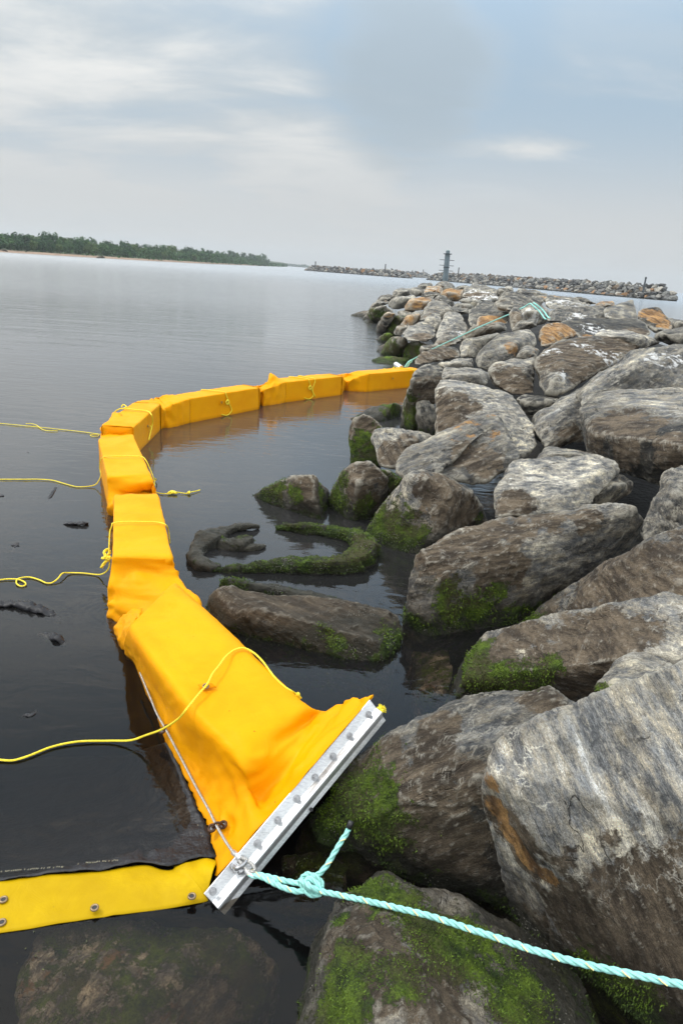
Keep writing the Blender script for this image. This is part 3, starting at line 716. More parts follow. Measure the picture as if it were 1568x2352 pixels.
rock('A', (1, 1), [(1095, 748, 'z', 1.06), (1140, 705, 'z', 1.15), (1190, 670, 'z', 1.22), (1300, 660, 'z', 1.27), (1568, 658, 'z', 1.34), (1740, 660, 'z', 1.38), (1740, 900, 'z', 1.2), (1568, 925, 'z', 1.12), (1510, 905, 'z', 1.12), (1440, 870, 'z', 1.12), (1410, 855, 'z', 1.12), (1300, 800, 'z', 1.12), (1200, 758, 'z', 1.12),
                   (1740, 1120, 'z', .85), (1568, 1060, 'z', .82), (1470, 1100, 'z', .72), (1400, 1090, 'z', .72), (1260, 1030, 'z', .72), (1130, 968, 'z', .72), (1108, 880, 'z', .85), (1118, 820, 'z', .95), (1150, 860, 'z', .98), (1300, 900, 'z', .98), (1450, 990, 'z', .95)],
     'big grey slab with flat pale top and dark shaded front at the right edge', light=.58, band=.8, patches=[('brown', 'A', 1230, 800, .28), ('brown', 'A', 1330, 840, .28), ('brown', 'A', 1480, 910, .2), ('dark', 'A', 1250, 940, .5), ('dark', 'A', 1400, 1020, .5), ('dark', 'A', 1550, 1020, .5), ('dark', 'A', 1500, 960, .3), ('white2', 'A', 1400, 760, .8)], strat=((1200, 700), (1568, 700)), rough=.7, depth=.3)  # 'dark' patches paint shade over the front face
rock('A', (5.6, 6.0), [(880, 985), (930, 930), (1010, 924), (1090, 943), (1195, 970), (1200, 1010), (1000, 1010), (890, 1000)],
     'small brown rock tucked behind the flat topped grey block', light=.4, brown=.7, band=.4)
# --- upper right
rock('A', (10.0, 10.6), [(795, 515), (820, 480), (850, 450), (908, 478), (905, 530), (830, 525)],
     'small rusty brown rock left of the white stained boulder', light=.5, orange=.45, band=.4)
rock('A', (10.6, 11.5), [(898, 440), (902, 390), (930, 352), (990, 343), (1040, 362), (1062, 380), (1095, 412), (1010, 440), (930, 475), (910, 470), (990, 390, -.2)],
     'bright rusty orange boulder in front of the dark smooth slab', light=.5, orange=.85, band=.6, patches=[('orange', 'A', 980, 400, .8)], rough=1.0)
rock('A', (11.0, 12.4), [(985, 350), (1050, 333), (1200, 336), (1380, 333), (1418, 372), (1432, 405), (1405, 425), (1320, 400), (1170, 410), (1150, 425), (1080, 425), (1055, 380), (1330, 380, -.2)],
     'long charcoal slab with a white splash, behind the orange boulder', light=.30, band=.4, patches=[('white', 'A', 1165, 365, .3), ('white', 'A', 1165, 385, .2), ('white', 'A', 1140, 345, .14), ('brown', 'A', 1390, 390, .3), ('orange', 'A', 1130, 400, .1), ('dark', 'A', 1250, 370, .8)], rough=.6)
rock('A', (9.9, 10.9), [(1155, 412), (1200, 386), (1300, 389), (1400, 428), (1478, 446), (1400, 475), (1280, 440), (1180, 430)],
     'cream coloured low slab behind the white stained boulder', light=.72, band=.2, patches=[('white2', 'A', 1300, 420, .8)], rough=.7)
rock('A', (9.4, 10.6), [(1425, 425), (1440, 402), (1480, 390), (1568, 373), (1740, 380), (1740, 490), (1568, 480), (1500, 450)],
     'dark grey flat boulder at the right edge above the white topped hump', light=.36, band=.7, patches=[('dark', 'A', 1500, 420, .4)])
rock('A', (12.6, 14), [(937, 350), (942, 320), (965, 292), (1060, 285), (1190, 273), (1240, 290), (1245, 345), (1100, 350), (1000, 355), (1180, 320, -.2)],
     'greenish grey slab with white streaks, left of the wedge shaped block', light=.52, band=.5, patches=[('white', 'A', 1090, 312, .3), ('white', 'A', 1050, 322, .2), ('green2', 'A', 1000, 320, .5)])
rock('A', (12.4, 13.6), [(1195, 290), (1250, 273), (1336, 243), (1346, 250), (1362, 345), (1300, 350), (1240, 345), (1228, 300, -.2), (1200, 335)],
     'wedge shaped greenish block with a pointed right corner on the crest', light=.46, band=.8, patches=[('green2', 'A', 1300, 300, .8), ('white', 'A', 1205, 310, .14)], rough=.5)
rock('A', (13, 14.2), [(1352, 330), (1360, 300), (1385, 288), (1450, 284), (1500, 325), (1528, 372), (1500, 400), (1440, 400), (1365, 350), (1410, 330, -.2)],
     'dark boulder capped with orange right of the wedge shaped block', light=.34, band=.4, patches=[('orange', 'A', 1420, 300, .3), ('orange', 'A', 1460, 330, .25), ('orange', 'A', 1500, 360, .25)])
rock('A', (13.5, 14.5), [(1480, 345), (1500, 330), (1568, 352), (1700, 370), (1700, 400), (1500, 400)], 'low dark rocks patch at the right edge beside the orange capped boulder', light=.28, band=.4)
rock('A', (12, 12.3), [(1430, 388), (1440, 378), (1462, 374), (1488, 384), (1480, 392), (1440, 394)], 'small smooth pinkish white stone below the orange capped boulder', light=.85, band=.1, patches=[('pink', 'A', 1460, 384, .4)], rough=.2)
rock('A', (17, 18), [(1160, 275), (1180, 259), (1245, 261), (1260, 280), (1180, 285)], 'thin flat orange rock on the crest left of the wedge block', light=.5, orange=.9)
rock('A', (15, 16.5), [(928, 265), (932, 240), (950, 231), (1080, 244), (1155, 272), (1120, 285), (960, 296), (940, 295), (960, 255, -.2)],
     'white stained slab with pale jagged rim on the crest', light=.6, band=.9, patches=[('white', 'A', 1040, 250, .5), ('white', 'A', 970, 250, .3), ('white', 'A', 1110, 262, .3)])
rock('A', (17.5, 19), [(855, 240), (870, 232), (950, 226), (1060, 239), (1090, 250), (930, 258)], 'thin sandy coloured slab behind the white stained slab', light=.6, orange=.35, patches=[('orange', 'A', 1000, 236, .4)])
rock('A', (19, 20.5), [(803, 225), (808, 200), (830, 197), (900, 210), (955, 225), (900, 245), (820, 240)], 'dark slab with a pale left edge on the crest below the far breakwater', light=.32, band=.6, brown=.3)
rock('A', (17.5, 18.8), [(1055, 250), (1065, 240), (1092, 234), (1130, 245), (1175, 268), (1110, 272)], 'dark brown rock on the crest right of the white stained slab', light=.3, brown=.4)
rock('A', (15, 17), [(705, 285), (730, 228), (780, 212), (830, 225), (880, 240), (935, 252), (940, 300), (880, 310), (800, 300), (800, 250, -.2)], 'rough blackish brown heap like boulder on the crest', light=.27, brown=.4, band=.5, rough=1.6)
rock('A', (12.8, 14.2), [(815, 300), (865, 264), (900, 270), (945, 292), (945, 340), (890, 375), (860, 365), (810, 345)], 'white stained grey boulder that the far teal rope is looped round', light=.45, band=.3, patches=[('white', 'A', 870, 290, .4)])
rock('A', (12.0, 12.6), [(768, 330), (772, 298), (795, 278), (822, 302), (838, 345), (805, 390), (778, 392), (795, 320, -.12)], 'brown standing stone beside the teal rope bend', light=.42, band=.9, patches=[('brown', 'A', 790, 330, .3)])
rock('A', (11.6, 12.2), [(775, 392), (830, 350), (885, 338), (905, 372), (860, 385), (800, 400)], 'greenish boulder between the standing stone and the orange boulder', light=.42, band=.4)
# --- far half of the jetty (F)
rock('F', (1, 1), [(78, 375, 'w'), (150, 348, 'z', .2), (230, 322, 'z', .4), (315, 305, 'z', .55), (330, 380, 'z', .1), (230, 395, 'w'), (150, 388, 'w')], 'flat brown rock tapering into the water, outermost on the left', light=.4, brown=.8, moss=0)
rock('F', (38, 41), [(220, 325), (300, 265), (420, 238), (440, 270), (330, 320), (240, 340)], 'smooth dull brown boulder above the tapering rock', light=.42, brown=.6)
rock('F', (42, 45), [(298, 262), (310, 240), (400, 213), (430, 194), (465, 210), (440, 250), (340, 270)], 'nearly black rock at the far left shoulder of the jetty', light=.25, brown=.4)
rock('F', (1, 1), [(178, 405, 'w'), (215, 350, 'z', .4), (300, 300, 'z', .75), (390, 273, 'z', .9), (465, 330, 'z', .6), (420, 390, 'z', .3), (330, 425, 'w'), (240, 432, 'w')], 'brown boulder with yellow green weed along its waterline', light=.42, brown=.8, patches=[('moss', 'F', 230, 400, .5), ('moss', 'F', 320, 400, .4)])
rock('F', (1, 1), [(308, 520, 'w'), (310, 450, 'z', .35), (330, 395, 'z', .6), (390, 343, 'z', .9), (485, 337, 'z', .95), (495, 365, 'z', .8), (440, 440, 'z', .5), (400, 510, 'w'), (350, 530, 'w')], 'dark brown boulder with tan top standing at the waterline', light=.36, brown=.6, patches=[('orange', 'F', 440, 350, .35), ('dark', 'F', 350, 450, .8)])
rock('F', (35, 38), [(405, 290), (415, 265), (460, 220), (540, 200), (640, 193), (665, 225), (620, 270), (520, 330), (480, 340)], 'grey green boulder with white specks on the far left slope', light=.46, band=.4)
rock('F', (42, 45), [(448, 210), (460, 160), (530, 137), (615, 130), (610, 195), (500, 225)], 'pale domed boulder on the far left crest', light=.48, band=.6)
rock('F', (41, 43), [(595, 190), (600, 142), (670, 123), (735, 150), (730, 205), (640, 210)], 'mottled grey boulder right of the pale domed boulder', light=.45)
rock('F', (48, 50), [(663, 135), (672, 108), (690, 96), (790, 87), (808, 105), (800, 140), (700, 145)], 'dark topped boulder on the far crest left of the light tower', light=.33, band=.5)
rock('F', (38, 44), [(722, 175), (760, 136), (870, 134), (895, 160), (880, 190), (760, 195)], 'salmon orange flat boulder near the foot of the light tower', light=.55, orange=.9, patches=[('orange', 'F', 820, 155, 2.5)])
rock('F', (44, 47), [(810, 125), (850, 92), (920, 81), (985, 105), (1012, 135), (1000, 160), (880, 155)], 'brown crusted boulder directly in front of the light tower', light=.4, brown=.4)
rock('F', (30, 40), [(865, 195), (890, 162), (1000, 150), (1095, 143), (1080, 200), (1035, 250), (960, 238)], 'bright orange flat slab with pale veins on the jetty top', light=.6, orange=.95, patches=[('orange', 'F', 980, 190, 4)], rough=.6)
rock('F', (27, 31), [(538, 310), (580, 262), (720, 225), (825, 203), (815, 275), (745, 320), (700, 340), (600, 340), (560, 330)], 'ochre yellow sloping slab on the jetty side', light=.6, orange=.8, patches=[('orange', 'F', 680, 270, 2.5)], rough=.5)
rock('F', (33, 35), [(705, 215), (718, 180), (790, 172), (865, 172), (875, 190), (840, 215), (740, 232)], 'dark narrow rock between the two orange slabs', light=.26)
rock('F', (1, 1), [(345, 510, 'w'), (400, 450, 'z', .35), (430, 410, 'z', .55), (530, 350, 'z', .9), (600, 378, 'z', .8), (570, 440, 'z', .5), (500, 520, 'z', .1), (470, 560, 'w'), (360, 530, 'w')], 'brown sloping boulder with bright green lower end', light=.4, brown=.8, patches=[('moss', 'F', 400, 500, .7), ('moss', 'F', 450, 490, .5)])
rock('F', (27, 28.5), [(485, 370), (495, 338), (640, 320), (655, 350), (600, 395), (540, 390)], 'dark brown pitted boulder under the ochre slab', light=.3, brown=.6)
rock('F', (24, 26), [(520, 470), (580, 400), (640, 342), (690, 328), (725, 350), (710, 410), (650, 470), (560, 480)], 'tan upright sided boulder with rusty right edge', light=.48, band=.5, patches=[('orange', 'F', 690, 360, .7)])
rock('F', (22, 25), [(650, 430), (700, 390), (740, 350), (800, 270), (870, 248), (930, 275), (970, 312), (940, 350), (880, 380), (700, 430), (850, 310, -.4)], 'dark brown peaked boulder in the middle of the far slope', light=.34, band=.4, brown=.45, rough=1.2)
rock('F', (28, 30), [(815, 250), (830, 220), (860, 200), (920, 208), (1008, 270), (980, 310), (920, 290)], 'blue grey boulder below the bright orange slab', light=.36)
rock('F', (25, 26.5), [(970, 320), (1010, 260), (1090, 268), (1180, 300), (1150, 325), (1040, 330)], 'sage grey flat boulder at the middle of the jetty top', light=.46)
rock('F', (27, 29), [(1025, 250), (1045, 230), (1080, 213), (1160, 232), (1245, 250), (1220, 300), (1130, 300)], 'cream and brown banded rock beside the sage grey boulder', light=.5, band=.9)
rock('F', (28, 33), [(1055, 215), (1065, 175), (1090, 146), (1150, 120), (1260, 123), (1360, 158), (1425, 200), (1360, 245), (1270, 250), (1120, 232), (1200, 180, -.8)], 'large dark boulder splashed white on the jetty top right of the orange slab', light=.34, band=.5, patches=[('white', 'F', 1200, 145, 1.1), ('white', 'F', 1300, 215, 1.3), ('white', 'F', 1390, 190, .7), ('brown', 'F', 1165, 170, .8)])
rock('F', (38, 40), [(1130, 130), (1160, 90), (1200, 98), (1222, 122), (1200, 140)], 'small pointed grey stone on the skyline of the jetty', light=.42)
rock('F', (42, 44), [(1005, 150), (1010, 132), (1060, 120), (1125, 113), (1140, 140), (1080, 155)], 'low grey boulder just right of the light tower', light=.42)
rock('F', (30, 31.5), [(1365, 170), (1400, 133), (1475, 148), (1480, 190), (1400, 190)], 'dark brown stone beside a pale round one on the skyline', light=.3, brown=.5)
rock('F', (33, 34.5), [(1420, 150), (1440, 130), (1470, 119), (1510, 128), (1518, 170), (1450, 170)], 'pale rounded stone on the skyline of the jetty', light=.6, band=.2)
rock('F', (20, 23), [(1345, 285), (1370, 240), (1430, 190), (1530, 168), (1620, 185), (1720, 260), (1700, 310), (1500, 310), (1400, 305), (1500, 230, -.4)], 'dark lumpy boulder with pale flecks on the jetty top', light=.3, brown=.35, rough=1.4)
rock('F', (20, 22), [(715, 480), (740, 430), (760, 390), (830, 368), (898, 388), (890, 440), (850, 510), (780, 500)], 'domed cream crusted boulder on the far slope', light=.50, band=.3)
rock('F', (17.8, 20.5), [(515, 540), (600, 470), (680, 440), (750, 418), (845, 500), (835, 570), (760, 610), (640, 600), (590, 610), (720, 520, -.3)], 'angular grey boulder above the brown mossy ones', light=.45, band=.5, patches=[('brown', 'F', 780, 560, .5)])
rock('F', (17, 19.6), [(820, 570), (840, 520), (900, 430), (912, 350), (960, 335), (1060, 358), (1090, 420), (1010, 470), (930, 510), (865, 590), (960, 420, -.3)], 'light olive boulder with sharp left edge', light=.54, band=.4, rough=.9)
rock('F', (14.6, 17), [(798, 660), (830, 600), (860, 560), (1000, 430), (1085, 428), (1135, 490), (1070, 565), (1060, 610), (960, 650), (850, 670), (980, 520, -.3)], 'grey brown boulder with pale streaks directly above the far teal rope', light=.45, band=.7, patches=[('white', 'F', 1080, 520, .35), ('brown', 'F', 900, 600, .4)])
rock('F', (21.5, 22.6), [(455, 520), (500, 470), (610, 448), (600, 500), (510, 555), (470, 550)], 'flat dark brown rock above the small mossy ones', light=.34, brown=.7)
rock('F', (1, 1), [(280, 585, 'w'), (350, 560, 'z', .18), (380, 540, 'z', .3), (455, 530, 'z', .36), (450, 580, 'z', .1), (390, 612, 'w')], 'small low rock with green skirt touching the water', light=.36, brown=.7, patches=[('moss', 'F', 340, 580, .5)])
rock('F', (1, 1), [(308, 680, 'w'), (400, 600, 'z', .35), (480, 545, 'z', .65), (560, 558, 'z', .65), (595, 602, 'z', .5), (540, 680, 'z', .15), (470, 740, 'w'), (340, 725, 'w')], 'brown slanted boulder with vivid green waterside half', light=.42, brown=.85, patches=[('moss', 'F', 370, 680, .55), ('moss', 'F', 430, 700, .3), ('moss', 'F', 330, 690, .3)])
rock('F', (1, 1), [(508, 740, 'w'), (515, 680, 'z', .2), (540, 650, 'z', .32), (640, 594, 'z', .55), (700, 600, 'z', .56), (765, 632, 'z', .5), (740, 700, 'z', .25), (650, 790, 'w'), (540, 760, 'w')], 'dark boulder with mossy underside next to the slanted brown one', light=.36, brown=.7, patches=[('moss', 'F', 560, 710, .35), ('moss', 'F', 650, 720, .3)])
rock('F', (1, 1), [(258, 775, 'w'), (340, 730, 'z', .11), (470, 738, 'z', .15), (600, 752, 'z', .13), (635, 790, 'w'), (540, 812, 'w'), (380, 806, 'w'), (290, 795, 'w')], 'flat green carpeted rock at the waterline behind the last float', light=.35, moss=.8, mossz=.1, patches=[('moss', 'F', 400, 760, 1.0)])
rock('F', (15.4, 16.2), [(685, 690), (700, 655), (740, 638), (810, 638), (830, 680), (740, 730), (700, 730)], 'purple brown flat rock below the angular grey boulder', light=.4, brown=.8)
rock('F', (13.6, 14.6), [(1055, 590), (1070, 555), (1180, 500), (1380, 430), (1445, 428), (1488, 500), (1380, 530), (1250, 580), (1120, 600)], 'dark ribbed slab just beneath the far teal rope', light=.30, band=.8, patches=[('brown', 'F', 1200, 540, .5)])
rock('F', (16, 18), [(1105, 400), (1110, 335), (1200, 300), (1300, 284), (1480, 298), (1510, 335), (1460, 370), (1350, 385), (1210, 420), (1180, 490), (1130, 490), (1200, 350, -.3)], 'charcoal boulder with upright left face above the rust marked slab', light=.34, band=.4)
rock('F', (14.8, 16), [(1185, 490), (1190, 430), (1205, 390), (1360, 365), (1475, 343), (1480, 450), (1340, 450), (1220, 500), (1300, 420, -.1)], 'grey slab with a rust brown patch crossed by the far teal rope', light=.34, band=.4, patches=[('orange', 'F', 1290, 400, .5)])
rock('F', (20.5, 22), [(860, 370), (1000, 308), (1150, 308), (1120, 360), (970, 350), (900, 385)], 'flat dark rock behind the light olive boulder', light=.28)
rock('F', (22, 24), [(1160, 315), (1200, 280), (1270, 262), (1370, 275), (1340, 310), (1240, 320)], 'low dark grey rock behind the charcoal boulder', light=.32)
rock('F', (1, 1), [(185, 425, 'w'), (215, 412, 'z', .05), (285, 420, 'z', .06), (300, 440, 'w'), (230, 446, 'w')], 'tiny dark rock barely above water beside the weedy brown boulder', light=.3, brown=.6)
# sunken rocks seen through the water
SUNK = [('E', [(150, 1070, 'z', -.09), (300, 1020, 'z', -.09), (600, 1000, 'z', -.11), (900, 1050, 'z', -.14), (1050, 1200, 'z', -.3), (1000, 1400, 'z', -.3), (700, 1480, 'z', -.2), (100, 1480, 'z', -.14), (90, 1200, 'z', -.14), (400, 1250, 'z', -.08), (650, 1250, 'z', -.1)], 'big green tinged sunken boulder seen through dark water at the bottom left'),
        ('E', [(1090, 770, 'z', -.06), (1200, 740, 'z', -.04), (1330, 790, 'z', -.05), (1330, 870, 'z', -.1), (1200, 880, 'z', -.15), (1090, 850, 'z', -.15)], 'sunken brown rock under the teal knot'),
        ('B', [(330, 960, 'z', -.2), (480, 960, 'z', -.15), (520, 1050, 'z', -.04), (500, 1150, 'z', -.03), (400, 1180, 'z', -.12), (330, 1150, 'z', -.2)], 'sunken golden brown rock left of the mossy nosed boulder')]
for f_, h_, l_ in SUNK:
    rock(f_, (1, 1), h_, l_, light=.9, band=.1, orange=.45, moss=.40, depth=.2)


def bm_hull(P):
    bm = bmesh.new(); vs = [bm.verts.new(Vector(p)) for p in P]
    r = bmesh.ops.convex_hull(bm, input=vs)
    junk = list({g for g in r['geom_interior'] + r['geom_unused'] if isinstance(g, bmesh.types.BMVert)})
    if junk: bmesh.ops.delete(bm, geom=junk, context='VERTS')
    loose = [v for v in bm.verts if not v.link_faces]
    if loose: bmesh.ops.delete(bm, geom=loose, context='VERTS')
    return bm


def chipped(P, rs, ncut, amt):
    """knock flat chips off the corners of a convex body; returns its corner points"""
    bm = bm_hull(P)
    for k in range(ncut):
        n = rs.normal(size=3); n /= np.linalg.norm(n)
        V = np.array([v.co for v in bm.verts]); h = V @ n; ext = h.max() - h.min()
        c = n * (h.max() - ext * rs.uniform(.3, 1.0) * amt)
        g = bm.verts[:] + bm.edges[:] + bm.faces[:]
        bmesh.ops.bisect_plane(bm, geom=g, plane_co=Vector(c), plane_no=Vector(n), clear_outer=True)
        V = np.array([v.co for v in bm.verts]); bm.free(); bm = bm_hull(V)
    return bm


def hull_mesh(hulls, cen, rs):
    out = bpy.data.meshes.new('hull'); bm = bmesh.new()
    for h in hulls:
        b = chipped(np.array(h) - cen, rs, 7, .045)
        t = bpy.data.meshes.new('t'); b.to_mesh(t); b.free(); bm.from_mesh(t); bpy.data.meshes.remove(t)
    bm.to_mesh(out); bm.free(); return out


def algae(parent, co, nr, moss, W, rs, vox):
    """short weed blades where the growth is thick"""
    pr = np.clip((moss + .35 * perlin(W * 9) + .2 * perlin(W * 31) - .42) * 4.0, 0, 1) * (W[:, 2] > -.02) * np.clip((nr[:, 1] < .5), 0, 1)
    idx = np.where(rs.random(len(co)) < pr)[0]
    if len(idx) < 40: return
    if len(idx) > 9000: idx = rs.choice(idx, 9000, replace=False)
    dist = np.linalg.norm(W[idx] - (0, 0, CAM_H), axis=1); k = 2
    idx = np.repeat(idx, k); dist = np.repeat(dist, k); m = len(idx)
    L = rs.uniform(.003, .009, m)[:, None] * np.clip(dist / 2.6, .9, 2)[:, None]
    p = co[idx] + rs.normal(size=(m, 3)) * vox * .4; n = nr[idx] + rs.normal(size=(m, 3)) * .55; n[:, 2] -= .35; n /= np.linalg.norm(n, axis=1)[:, None]
    s = np.cross(n, rs.normal(size=(m, 3))); s /= np.linalg.norm(s, axis=1)[:, None] + 1e-9
    V = np.stack([p - s * L * .28 - n * .002, p + s * L * .28 - n * .002, p + n * L], 1).reshape(-1, 3)
    me = bpy.data.meshes.new('algae'); me.from_pydata(V.tolist(), [], np.arange(m * 3).reshape(-1, 3).tolist())
    a = link('algae', me, WEED, parent); a['kind'] = 'stuff'


def weed_mat():
    m, w = newmat('green_weed'); pos = w.n('ShaderNodeNewGeometry').outputs['Position']
    col = w.mix(w.rng(w.noise(pos, 14, 6, .75), .36, .64), (.045, .080, .009), (.120, .19, .014))
    sep = w.n('ShaderNodeSeparateXYZ'); w.l(pos, sep.inputs[0])
    col = w.mix(w.rng(sep.outputs[2], .10, .0, 0, .7), col, (.012, .024, .006))
    bsdf(w, col, .7, spec=.3); return m


WEED = weed_mat()


def build_rocks():
    camp = np.array([0, 0, CAM_H]); tmp = []
    for R in ROCKS:
        allp = np.concatenate(R['hulls']); nf = sum(len(h) for h in R['front'])
        lo, hi = allp.min(0), allp.max(0); cen = (lo + hi) / 2; cen[2] = max(lo[2], -.1)
        R['cen'] = cen
        d = np.percentile(np.linalg.norm(allp - camp, axis=1), 15)
        fs = np.linalg.norm(R['hulls'][0].max(0) - R['hulls'][0].min(0))
        R['size'] = min(fs, 1.25) if d < 20 else min(fs, 6)
        vox = max(.0095, d * 2.1 / 682); ev = np.sqrt(np.linalg.eigvalsh(np.cov(R['hulls'][0].T))[0]); vox = min(vox, fs / 14, max(ev * .45, .006))
        me = hull_mesh(R['hulls'], cen, np.random.default_rng(len(tmp) + 500))
        o = bpy.data.objects.new('boulder', me); C.objects.link(o)
        m = o.modifiers.new('r', 'REMESH'); m.mode = 'VOXEL'; m.voxel_size = vox
        R['vox'] = vox; tmp.append(o)
    dg = bpy.context.evaluated_depsgraph_get(); dg.update()
    tot = 0
    for k, (R, o) in enumerate(zip(ROCKS, tmp)):
        me = bpy.data.meshes.new_from_object(o.evaluated_get(dg))
        o.modifiers.clear(); old = o.data; o.data = me; bpy.data.meshes.remove(old)
        n = len(me.vertices); tot += n
        co = np.empty(n * 3); me.vertices.foreach_get('co', co); co = co.reshape(-1, 3)
        ne = len(me.edges); ed = np.empty(ne * 2, int); me.edges.foreach_get('vertices', ed); ed = ed.reshape(-1, 2)
        deg = np.bincount(ed.ravel(), minlength=n)[:, None] + 1e-9

        def smooth(a, it, f=.6):
            for _ in range(it):
                s = np.stack([np.bincount(ed[:, 0], a[ed[:, 1], c], n) + np.bincount(ed[:, 1], a[ed[:, 0], c], n) for c in range(a.shape[1])], 1)
                a = a * (1 - f) + f * s / deg
            return a
        co = smooth(co, 1, .35)
        me.vertices.foreach_set('co', co.ravel()); me.update()
        nr = np.empty(n * 3); me.vertices.foreach_get('normal', nr); nr = nr.reshape(-1, 3)
        nr = smooth(nr, 2); nr /= np.linalg.norm(nr, axis=1)[:, None] + 1e-9
        rs = np.random.default_rng(100 + k); off = rs.uniform(-50, 50, 3); s = R['size']; rf = R['rough']
        W = co + R['cen']
        # layering frame
        if R['strat']:
            (ax, ay), (bx, by) = R['strat']; f_ = R['f']
            def hit(x, y):
                r = ray(*fr(f_, x, y)); r = r / np.linalg.norm(r); q = W - camp; t = q @ r
                e = np.linalg.norm(q - t[:, None] * r, axis=1) + .02 * t; return W[np.argmin(e)]
            d = hit(bx, by) - hit(ax, ay); d /= np.linalg.norm(d) + 1e-9
            v = camp - R['cen']; v /= np.linalg.norm(v)
            zn = np.cross(d, v); zn /= np.linalg.norm(zn) + 1e-9
        else:
            zn = rs.normal(size=3) * (.5, .5, 1.0); zn[2] = abs(zn[2]) + .4; zn /= np.linalg.norm(zn)
            d = np.cross(zn, [.3, .8, .1]); d /= np.linalg.norm(d)
        e2 = np.cross(zn, d)
        Q = np.stack([W @ d, W @ e2, W @ zn], 1) + off              # texture space of this stone
        # shape: bulges, chipped facets, ledges along the layers, cracks, roughness
        dis = .006 * s * fbm(Q / s * 1.7, 2)
        warp = .05 * s * np.stack([perlin(Q / s * 2 + c * 31) for c in range(3)], 1)
        RM = np.linalg.qr(rs.normal(size=(3, 3)))[0]; P_ = Q @ RM.T + warp * .6
        for cell, am in ((.24, .018), (.11, .011), (.045, .005)):
            if cell * s > 2.2 * R['vox']: dis += facets(P_ / (cell * s) + am * 100) * am * s * rf
        lay = (Q[:, 2] + .05 * s * perlin(Q / s * 2.3 + 5)) / (.085 * s)
        fl = lay - np.floor(lay); led = np.clip(fl * 3, 0, 1) * (1 - fl)
        amp = np.clip(perlin(Q / s * 1.9 + 40) + .25, 0, 1)
        side = 1 - np.abs(nr @ zn)
        dis += led * amp * side * .009 * s * rf
        cr_ = np.abs(perlin((Q * (1, 1, 1.8)) / s * 3.1 + 70)); dis -= np.clip(1 - cr_ / .045, 0, 1) * .014 * s * rf * np.clip(perlin(Q / s * 2 + 90) + .2, 0, 1)
        fin = max(.035, 3 * R['vox'])
        dis += .0050 * rf * min(1.0, s) * fbm(Q * (1, 1, 2) / fin, 3, .6) * (fin / .035) ** .7
        n0 = nr.copy(); co = co + nr * dis[:, None]
        me.vertices.foreach_set('co', co.ravel())
        W = co + R['cen']
        Q = np.stack([W @ d, W @ e2, W @ zn], 1) + off
        mask = np.zeros((n, 4)); mask2 = np.zeros((n, 4)); mask[:, 3] = 1; mask2[:, 3] = 1
        mask[:, 0] = R['moss']; mask[:, 1] = R['brown'] * .62; mask[:, 2] = R['white']; mask2[:, 0] = R['orange'] * .6
        mask2[:, 1] = R['light']; mask2[:, 2] = R['band']
        mz = .10 + R['mossz'] * 1.0
        low = np.clip((mz - W[:, 2]) / .12 + .15, 0, 1) * .53
        tidal = 1.0 if R['cen'][1] < 60 else 0
        mask[:, 0] = np.maximum(mask[:, 0], low * tidal)
        # every cleft face weathers in its own way
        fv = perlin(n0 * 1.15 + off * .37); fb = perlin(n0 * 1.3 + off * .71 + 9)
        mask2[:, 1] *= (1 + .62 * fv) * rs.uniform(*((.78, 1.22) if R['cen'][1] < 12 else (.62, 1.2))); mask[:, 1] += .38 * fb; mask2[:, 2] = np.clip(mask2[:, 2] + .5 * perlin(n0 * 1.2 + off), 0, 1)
        q = W - camp; depth = np.linalg.norm(q, axis=1)
        for kind, pf, px, py, rad in R['patches']:
            r = ray(*fr(pf, px, py)); r = r / np.linalg.norm(r); t = q @ r
            e = np.linalg.norm(q - t[:, None] * r, axis=1)
            c = W[np.argmin(e + .25 * t)] if e.min() > .05 else W[np.where(e < max(e.min() * 1.5, R['vox'] * 1.8))[0][np.argmin(t[e < max(e.min() * 1.5, R['vox'] * 1.8)])]]
            w = np.clip(1 - np.linalg.norm(W - c, axis=1) / (1.5 * rad), 0, 1); w = np.clip(w * 1.55, 0, 1)
            if kind == 'moss': mask[:, 0] = np.maximum(mask[:, 0], w * .72)
            elif kind == 'brown': mask[:, 1] = np.maximum(mask[:, 1], w * .85)
            elif kind == 'white': mask[:, 2] = np.maximum(mask[:, 2], w * .50)
            elif kind == 'orange': mask2[:, 0] = np.maximum(mask2[:, 0], w * .85)
            elif kind == 'brown2': mask2[:, 0] = np.maximum(mask2[:, 0], w * .35)
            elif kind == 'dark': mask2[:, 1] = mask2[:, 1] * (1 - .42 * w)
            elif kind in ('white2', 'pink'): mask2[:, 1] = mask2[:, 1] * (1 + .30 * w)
            elif kind == 'green2': mask2[:, 1] = mask2[:, 1] * (1 - .12 * w)
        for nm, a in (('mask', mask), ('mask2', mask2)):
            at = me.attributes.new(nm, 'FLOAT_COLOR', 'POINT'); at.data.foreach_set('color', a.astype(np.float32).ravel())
        sc_t = 1.15 if R['cen'][1] < 12 else max(.55, 12 / R['cen'][1])       # coarser mottling on the big far blocks
        at = me.attributes.new('tex', 'FLOAT_VECTOR', 'POINT'); at.data.foreach_set('vector', (Q * sc_t).astype(np.float32).ravel())
        me.shade_smooth(); me.materials.clear(); me.materials.append(ROCK); me.update()
        if R['cen'][1] < 8: algae(o, co, n0, mask[:, 0], W, rs, R['vox'])
        o.location = R['cen']; me.name = 'boulder'
        tag(o, R['label'], R['cat'], GRP if not R['label'].startswith(('big green tinged', 'sunken')) else 'sunken rocks by the jetty')
    print('rock verts', tot)


build_rocks()

